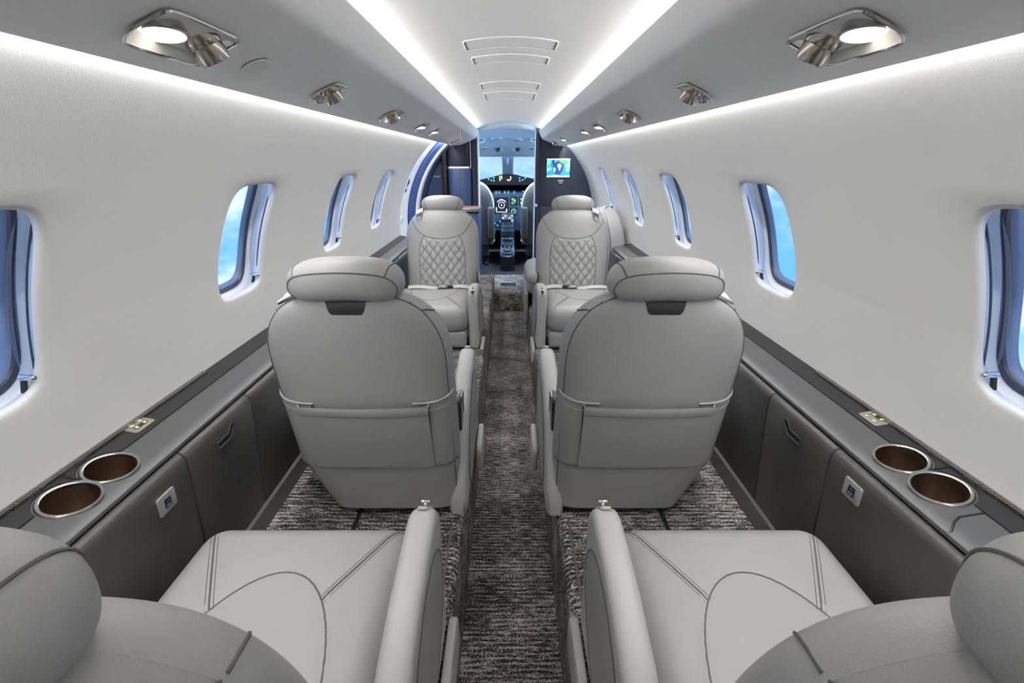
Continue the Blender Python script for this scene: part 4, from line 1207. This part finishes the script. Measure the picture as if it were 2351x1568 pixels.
# cushion
CX0, CX1, CY0, CY1, CZT, CR = -0.245, 0.166, 0.100, 0.505, 0.226, 0.050
def cush_top(x, y):
    cx_, cy_ = (CX0 + CX1) / 2, (CY0 + CY1) / 2
    hw, hl = (CX1 - CX0) / 2, (CY1 - CY0) / 2
    qx = max(0.0, 1 - (hw - abs(x - cx_)) / CR); qy = max(0.0, 1 - (hl - abs(y - cy_)) / CR)
    q = math.hypot(qx, qy)
    sx = sy = 1.0
    if q > 1:
        k = 1 / q
        x = cx_ + math.copysign(hw - CR * (1 - qx * k), x - cx_) if qx > 0 else x
        y = cy_ + math.copysign(hl - CR * (1 - qy * k), y - cy_) if qy > 0 else y
        q = 1.0
    z = CZT - CR * (1 - math.sqrt(max(0, 1 - q * q)))
    z += 0.006 * (1 - ((x - cx_) / hw) ** 2) * (1 - ((y - cy_) / hl) ** 2)
    # central pad: shallow dish behind the arched seam
    ax = (x + 0.035) / 0.135; ay = (y - 0.10) / 0.278
    rr = math.sqrt(ax * ax + ay * ay)
    if y < 0.40:
        g = math.exp(-((rr - 1) / 0.030) ** 2)
        z -= 0.003 * g
    return x, y, z
def cush_geo(sg, nx=70, ny=70):
    V, F = grid(lambda u, v: cush_top(CX0 + (CX1 - CX0) * u, CY0 + (CY1 - CY0) * v), nx, ny)
    V = [(p[0], p[1], p[2]) for p in V]
    w = nx + 1
    loop = [i for i in range(w)] + [j * w + nx for j in range(1, ny + 1)] + [ny * w + i for i in range(nx - 1, -1, -1)] + [j * w for j in range(ny - 1, 0, -1)]
    n = len(loop)
    prev = loop
    for dz, ins in ((0.03, 0.0), (0.060, 0.004), (0.072, 0.016), (0.074, 0.05)):
        k0 = len(V)
        for i in loop:
            p = V[i]; cx_, cy_ = (CX0 + CX1) / 2, (CY0 + CY1) / 2
            l = math.hypot(p[0] - cx_, p[1] - cy_) or 1
            V.append((p[0] - (p[0] - cx_) / l * ins, p[1] - (p[1] - cy_) / l * ins, CZT - CR - dz))
        cur = list(range(k0, k0 + n))
        F += [(prev[i], prev[(i + 1) % n], cur[(i + 1) % n], cur[i]) for i in range(n)]
        prev = cur
    F.append(tuple(prev))
    return [(sg * p[0], p[1], p[2]) for p in V], F
def on_cush(sg, x, y, d=0.0003):
    a, b, z = cush_top(x, y)
    return (sg * a, b, z + d)

def arm_outline():
    P = [(0.02, -0.005), (0.44, -0.005)]
    for k in range(7):
        a = RAD(-90 + 90 * k / 6); P.append((0.450 + 0.018 * math.cos(a), 0.013 + 0.018 * math.sin(a)))
    for k in range(9):
        a = RAD(0 + 95 * k / 8); P.append((0.420 + 0.055 * math.cos(a), 0.257 + 0.055 * math.sin(a)))
    P += [(0.36, 0.306), (0.28, 0.292), (0.20, 0.268), (0.13, 0.232), (0.075, 0.185), (0.035, 0.12), (0.015, 0.05)]
    return P

seat_slot_m = M('dark_gloss_trim', (0.05, 0.048, 0.046), 0.2)
def make_seat(sg, label):
    t = thing('passenger_seat', label, 'seat', (0, 0, 0), 'grey leather passenger seats', local=True)
    bk = add('backrest', seat_back_geo(sg, 1, 170, 200), leather, t, angle=70)
    def seam(pts, fn, nm='seam', r=0.0016, parent=bk, sp=6, mat=seam_m):
        P = spline([(p[0], p[1], 0) for p in pts], sp)
        add(nm, tube([fn(sg, p.x, p.y) for p in P], r, 5), mat, parent)
    seam([(-0.168, 0.585), (-0.150, 0.555), (-0.118, 0.515), (-0.07, 0.492), (0, 0.484), (0.07, 0.492), (0.118, 0.515), (0.150, 0.555), (0.168, 0.585)], on_front)
    for k in (-1, 1):
        seam([(k * 0.095, 0.502), (k * 0.115, 0.465), (k * 0.126, 0.41), (k * 0.127, 0.33), (k * 0.124, 0.225)], on_front)
    sh = add('back_shell', seat_back_geo(sg, -1, 44, 60), leather, t, angle=70)
    for k in (-1, 1):
        P = []
        for i in range(40):
            a = i / 39
            h = 0.10 + (0.615 - 0.10) * a if k < 0 else 0.06 + (0.615 - 0.06) * a
            x = half_w(h) * 0.945 if k > 0 else (half_w(h) if h > 0.2 else wl(h)) * 0.945
            P.append((sg * k * x, back_surf(k * half_w(h) * 0.945, h, -1) - 0.0002, h))
        add('piping', tube(P, 0.0013, 6), leather_l if False else seam_m, sh)
    P = []
    for i in range(33):
        x = -0.150 + 0.30 * i / 32
        lo_h, hi_h = BH1, BH1 + (BHT - BH1) * (1 - (abs(x) / BW) ** BN) ** (1 / BN)
        for _ in range(30):
            mh = (lo_h + hi_h) / 2
            if back_surf(x, mh, -1) < back_y(mh) + back_T(mh) * 0.22: lo_h = mh
            else: hi_h = mh
        P.append((sg * x, back_surf(x, lo_h, -1), lo_h + 0.0004))
    add('top_seam', tube(P, 0.0014, 5), seam_m, sh)
    for k in (-1, 1):          # seam over the shoulder joining front and rear
        P = []
        for i in range(9):
            x = 0.1675 - 0.0175 * i / 8; fr_ = 0.5 - 0.28 * i / 8
            lo_h, hi_h = BH1, BH1 + (BHT - BH1) * (1 - (x / BW) ** BN) ** (1 / BN)
            for _ in range(30):
                mh = (lo_h + hi_h) / 2
                if back_surf(x, mh, -1) < back_y(mh) + back_T(mh) * fr_: lo_h = mh
                else: hi_h = mh
            P.append((sg * k * x, back_surf(x, lo_h, -1), lo_h + 0.0004))
        add('shoulder_seam', tube(P, 0.0015, 5), seam_m, sh)
    # black patch on the shell, painting the shade of the grab recess
    def rec(u, v):
        h = 0.593 + 0.035 * v
        w = 0.034 + 0.010 * v
        x = -w + 2 * w * u
        if v == 0: x *= 0.88
        return (sg * x, back_surf(x, h, -1) - 0.0012, h)
    add('grab_recess_shade', grid(rec, 12, 6), black_m, sh, smooth=False)
    for k in (-1, 1):
        add('headrest_post', tube([(sg * k * 0.030, back_y(0.6) + 0.040, 0.56), (sg * k * 0.030, back_y(0.6) + 0.036, 0.66)], 0.006, 8), chrome_m, t)
    # literature pocket on the rear
    pk = thing_part('rear_pocket', t)
    def pocket(x0, x1, h0f, h1f, dep, nm, nx=24, nh=14, bow=0.0):
        def fn(u, v):
            x = x0 + (x1 - x0) * u
            h0, h1 = h0f(x), h1f(x)
            h = h0 + (h1 - h0) * v
            xx = max(-wl(h) if h < .2 else -BW, min(BW, x))
            d = dep * (0.35 + 0.65 * v) + bow * math.sin(math.pi * u) * (0.3 + 0.7 * v) + 0.0012 * math.sin(x * 61 + h * 23) * v
            return (sg * xx, back_surf(xx, h, -1) - d, h)
        g = grid(fn, nx, nh)
        # give it thickness: fold back at the top
        V, F = g
        V = list(V); w = nx + 1
        top = [nh * w + i for i in range(w)]
        k0 = len(V)
        for i in top:
            p = V[i]; V.append((p[0], p[1] + 0.003, p[2] - 0.001))
        F = F + [(top[i], top[i + 1], k0 + i + 1, k0 + i) for i in range(nx)]
        return add(nm, (V, F), leather, pk, angle=70)
    low = lambda x: 0.186 - 0.02 * abs(x)
    for k in (-1, 1):
        a, b = (k * 0.118, k * 0.201)
        edge = lambda x: 0.372 + 0.020 * (abs(x) / BW) ** 6
        pocket(min(a, b), max(a, b), low, edge, 0.0045, 'pocket_side', 12, 12)
        add('hem', tube([on_rear(sg, min(a, b) + (max(a, b) - min(a, b)) * i / 12, edge(min(a, b) + (max(a, b) - min(a, b)) * i / 12), 0.005) for i in range(13)], 0.0026, 6), leather_l, pk)
        # stitched line under the hem and the fold beside the centre panel
        add('stitch', tube([on_rear(sg, min(a, b) + (max(a, b) - min(a, b)) * i / 12, edge(min(a, b) + (max(a, b) - min(a, b)) * i / 12) - 0.022, 0.0052) for i in range(13)], 0.0008, 4), leather_l, pk)
        add('fold', tube([on_rear(sg, k * 0.112, 0.374, 0.007), on_rear(sg, k * 0.145, 0.376, 0.008), on_rear(sg, k * 0.1485, 0.371, 0.0085), on_rear(sg, k * 0.145, 0.367, 0.010)], 0.0022, 6), leather_l, pk)
    cen = pocket(-0.146, 0.146, lambda x: 0.180, lambda x: 0.368, 0.015, 'pocket_panel', 28, 14, bow=0.009)
    add('hem', grid(lambda u, v: ((lambda x, h: (sg * x, back_surf(x, h, -1) - 0.0155 - 0.009 * math.sin(math.pi * u) - 0.002 * math.sin(math.pi * v), h))(-0.147 + 0.294 * u, 0.346 + 0.024 * v)), 24, 5), leather, cen)
    add('hem_seam', tube([on_rear(sg, -0.147 + 0.294 * i / 16, 0.346, 0.0150 + 0.0085 * math.sin(math.pi * i / 16)) for i in range(17)], 0.0011, 5), seam_m, cen)
    add('seam', tube([on_rear(sg, -0.150 + 0.35 * i / 24, 0.182 - 0.016 * abs(-0.150 + 0.35 * i / 24), 0.0025) for i in range(25)], 0.0017, 5), seam_m, cen)
    for k in (-1, 1):
        add('fold_seam', tube([on_rear(sg, k * (0.147 - 0.006 * (1 - i / 8)), 0.182 + 0.186 * i / 8, 0.004) for i in range(9)], 0.0016, 5), seam_m, cen)
    # headrest
    hd = add('headrest', mirx(head_geo(), sg), leather, t, angle=70)
    def hs(pts, nm='seam'):
        P = spline([(p[0], p[1], 0) for p in pts], 6)
        add(nm, tube([(sg * q[0], q[1], q[2]) for q in [head_pt(p.x, p.y, 1.004) for p in P]], 0.0015, 5), seam_m, hd)
    PI = math.pi
    # rear: lower panel outline
    hs([(-0.100, PI * 1.32), (-0.108, PI * 1.15), (-0.104, PI * 0.95), (-0.088, PI * 0.86), (-0.04, PI * 0.84), (0.04, PI * 0.84), (0.088, PI * 0.86), (0.104, PI * 0.95), (0.108, PI * 1.15), (0.100, PI * 1.32)])
    # end seams from the rear panel over the top to the front
    for k in (-1, 1):
        hs([(k * 0.088, PI * 0.86), (k * 0.092, PI * 0.75), (k * 0.095, PI * 0.5), (k * 0.095, PI * 0.25), (k * 0.090, 0.05), (k * 0.080, -PI * 0.2)])
    hs([(-0.080, -PI * 0.2), (-0.06, -PI * 0.24), (0, -PI * 0.25), (0.06, -PI * 0.24), (0.080, -PI * 0.2)])
    # cushion
    cu = add('cushion', cush_geo(sg), leather, t, angle=70)
    arch = []
    for k in range(33):
        a = RAD(-8 + 196 * k / 32)
        arch.append(on_cush(sg, -0.035 + 0.135 * math.cos(a), 0.10 + 0.278 * max(-0.02, math.sin(a))))
    add('seam', tube(arch, 0.0016, 5), seam_m, cu)
    for (xa, ya), (xb, yb) in (((-0.125, 0.306), (-0.222, 0.485)), ((0.045, 0.324), (0.135, 0.482))):
        L = [on_cush(sg, xa + (xb - xa) * i / 12, ya + (yb - ya) * i / 12) for i in range(13)]
        add('seam', tube(L, 0.0016, 5), seam_m, cu)
        nx_, ny_ = (yb - ya), -(xb - xa); l = math.hypot(nx_, ny_); nx_ /= l; ny_ /= l
        for o in (-0.006, 0.006):
            L = [on_cush(sg, xa + nx_ * o + (xb - xa) * i / 12, ya + ny_ * o + (yb - ya) * i / 12) for i in range(13)]
            add('stitch', tube(L, 0.0006, 4), seam_m, cu)
    # leg rest, base, skirt
    add('leg_rest', pillow(rrect(-0.215, 0.158, 0.014, 0.100, 0.02, 4), 0.445, 0.497, 0.016, crown=0.004, mapf=lambda a, b, y: (sg * a, y, b)), leather, t)
    add('seat_frame', rbox(sg * -0.215, sg * 0.165, 0.09, 0.455, 0.055, 0.105, 0.008), leather, t)
    add('base', rbox(sg * -0.135, sg * 0.20, 0.035, 0.43, 0.0005, 0.060, 0.010), panel_m, t)
    add('base_skirt', pillow(rrect(0.300, 0.475, -0.09, 0.012, 0.03, 5), sg * 0.2215, sg * 0.240, 0.006, mapf=lambda y, z, x: (x, y, z)) if sg > 0 else mirx(pillow(rrect(0.300, 0.475, -0.09, 0.012, 0.03, 5), 0.2215, 0.240, 0.006, mapf=lambda y, z, x: (x, y, z)), -1), leather_l, t)
    # aisle armrest with an inset lens
    ar = add('armrest', mirx(pillow(arm_outline(), 0.168, 0.218, 0.017, seg=5, mapf=lambda y, z, x: (x, y, z)), sg), leather_l, t, angle=60)
    lens = []
    for k in range(24):
        a = 2 * math.pi * k / 24
        lens.append((0.275 + 0.168 * math.cos(a) * (1 - 0.10 * math.sin(a)), 0.135 + 0.122 * math.sin(a) + 0.055 * math.cos(a)))
    add('armrest_inset', mirx(pillow(lens, 0.210, 0.2195, 0.002, mapf=lambda y, z, x: (x, y, z)), sg), leather, ar)
    add('inset_seam', tube([(sg * 0.2188, p[0], p[1]) for p in lens], 0.0017, 5, True), seam_m, ar)
    ca, sa = math.cos(RAD(48)), math.sin(RAD(48))
    def nose(x, v, n): return (sg * x, 0.420 + 0.055 * ca + sa * v + ca * n, 0.257 + 0.055 * sa - ca * v + sa * n)
    add('latch_plate', pillow(rrect(0.1835, 0.2025, -0.026, 0.026, 0.006, 4), -0.004, 0.0022, 0.001, mapf=nose), leather_l, ar)
    add('latch_slot', pillow(rrect(0.1905, 0.1955, -0.020, -0.008, 0.001, 2), 0.001, 0.0028, 0.0004, mapf=nose), black_m, ar)
    add('latch_slot', pillow(rrect(0.187, 0.199, 0.002, 0.022, 0.001, 2), 0.001, 0.0028, 0.0004, mapf=nose), black_m, ar)
    lv_ = add('latch_lever', pillow(rrect(0.184, 0.202, -0.002, 0.006, 0.002, 3), 0.008, 0.013, 0.0015, mapf=nose), chrome_m, ar, label='chrome lever')
    add('lever_stem', pillow(rrect(0.190, 0.196, 0.000, 0.005, 0.001, 2), 0.002, 0.009, 0.0005, mapf=nose), chrome_m, lv_)
    add('recline_hinge', pillow(rrect(0.085, 0.150, 0.215, 0.310, 0.010, 4), 0.190, 0.205, 0.004, mapf=lambda y, z, x: (sg * x, y, z)), seat_slot_m, t)
    add('hinge_trim', tube([(sg * 0.204, 0.152, 0.218), (sg * 0.204, 0.152, 0.300), (sg * 0.204, 0.143, 0.310), (sg * 0.204, 0.10, 0.312)], 0.003, 6), chrome_m, t)
    # lap belt on the cushion and shoulder belt guide
    bl = add('lap_belt', grid(lambda u, v: (sg * (-0.185 + 0.335 * u), 0.148 + 0.020 * v + 0.008 * math.sin(u * 7) , 0.231 + 0.006 * math.sin(u * 9) + 0.012 * (1 - v)), 24, 2), belt_m, t)
    add('buckle', pillow(rrect(-0.022, 0.030, 0.142, 0.176, 0.005, 3), 0.236, 0.250, 0.003, mapf=lambda x, y, z: (sg * x, y, z)), nickel_m, bl)
    add('buckle_end', rbox(sg * 0.032, sg * 0.062, 0.150, 0.170, 0.236, 0.246, 0.002), black_m, bl)
    gx = -0.120
    def gpt(x, y):   # top of the shoulder
        h = BH1 + (BHT - BH1) * max(0.0, 1 - (abs(x) / BW) ** BN) ** (1 / BN)
        return (sg * x, y, h)
    gy = back_y(0.6) + back_T(0.6) / 2
    def gbelt(u, v):
        p = gpt(gx - 0.019 + 0.038 * u, gy - 0.030 + 0.085 * v)
        return (p[0], p[1], p[2] + 0.004 + 0.010 * math.sin(math.pi * min(1, v * 1.15)) - (0.05 * (v - 0.75) if v > 0.75 else 0))
    gb = add('shoulder_belt', grid(gbelt, 5, 14), belt_m, t)
    q = [gpt(gx - 0.024, gy - 0.028), gpt(gx + 0.024, gy - 0.028), gpt(gx + 0.024, gy - 0.008), gpt(gx - 0.024, gy - 0.008)]
    add('belt_guide', tube([(a_, b_, c_ + 0.004 + (0.004 if i > 1 else 0)) for i, (a_, b_, c_) in enumerate(q)], 0.0035, 6, True), chrome_m, gb)
    q = [gpt(gx - 0.016, gy + 0.052), gpt(gx + 0.016, gy + 0.052), gpt(gx + 0.012, gy + 0.060), gpt(gx - 0.012, gy + 0.060)]
    add('belt_tongue', tube([(a_, b_, c_ - (0.004 if i < 2 else 0.036)) for i, (a_, b_, c_) in enumerate(q)], 0.003, 6, True), chrome_m, gb)
    return t

def thing_part(name, parent):
    o = bpy.data.objects.new(name, None)
    o.empty_display_size = 0.02
    COL.objects.link(o); o.parent = parent
    OFF[o] = Vector((0, 0, 0))
    return o

S = 'grey leather passenger seat '
pa = make_seat(1, S + 'left of the aisle, its back and pocket turned to the camera')
pb = make_seat(-1, S + 'right of the aisle, its back and pocket turned to the camera')
def place(o, x, y, rot, label=None):
    o.location = (x, y, FLOOR_H); o.rotation_euler = (0, 0, rot)
    if label: o['label'] = label
    return o
place(pa, -0.334, 0.945, 0)
place(pb, 0.312, 0.945, 0)
place(copy_tree(pa), -0.350, 0.20, 0, S + 'in the lower left corner with empty cushion in foreground')
place(copy_tree(pb), 0.360, 0.20, 0, S + 'in the lower right corner with empty cushion in foreground')
place(copy_tree(pb), -0.372, 2.585, math.pi, S + 'left of the aisle facing the camera with diamond quilted back')
place(copy_tree(pa), 0.350, 2.585, math.pi, S + 'right of the aisle facing the camera with diamond quilted back')

# ------------------------------------------------------------------ side facing seat on the right by the bulkhead
ss = thing('side_facing_seat', 'grey leather side facing seat on the right against the wall before the bulkhead', 'seat', (0.42, 3.1, FLOOR_H))
SY0, SY1 = 2.80, 3.40
add('cushion', pillow(rrect(0.108, 0.60, SY0, SY1, 0.11, 8), 0.34, 0.495, 0.055, crown=0.012, seg=6), leather, ss)
add('skirt', pillow(rrect(0.100, 0.121, SY0 + 0.02, SY1 - 0.02, 0.008, 4), 0.17, 0.37, 0.008), leather, ss)
add('base', pillow(rrect(0.150, 0.58, SY0 + 0.03, SY1 - 0.03, 0.08, 8), FLOOR_H + 0.001, 0.36, 0.01), leather, ss)
add('seam', tube([(p[0], p[1], 0.440) for p in rrect(0.1075, 0.6005, SY0 - 0.0005, SY1 + 0.0005, 0.11, 8)], 0.003, 5, True), seam_m, ss)
bk_r = []
for k in range(25):
    a = math.pi * k / 24
    bk_r.append((SY0 + 0.30 + 0.29 * math.copysign(abs(math.cos(a)) ** 0.75, math.cos(a)), 0.50 + 0.375 * abs(math.sin(a)) ** 0.50))
poly = [(SY0 + 0.01, 0.46), (SY1 - 0.01, 0.46)] + bk_r
def sbm(y, z, x): return (0.715 - x - 0.16 * max(0, z - 0.70), y, z)
add('backrest', pillow(poly, 0.0, 0.115, 0.03, seg=5, crown=0.01, mapf=sbm), leather, ss)
add('seam', tube([sbm(SY0 + 0.03 + 0.54 * k / 16, 0.735 + 0.02 * math.sin(math.pi * k / 16), 0.118) for k in range(17)], 0.003, 5), seam_m, ss)
add('seam', tube([sbm(y, z - 0.004, 0.095) for y, z in bk_r], 0.003, 5), seam_m, ss)
add('belt_guide', tube([(0.60, SY0 + 0.22, 0.872), (0.63, SY0 + 0.30, 0.882), (0.66, SY0 + 0.38, 0.868)], 0.008, 6), white_m, ss)
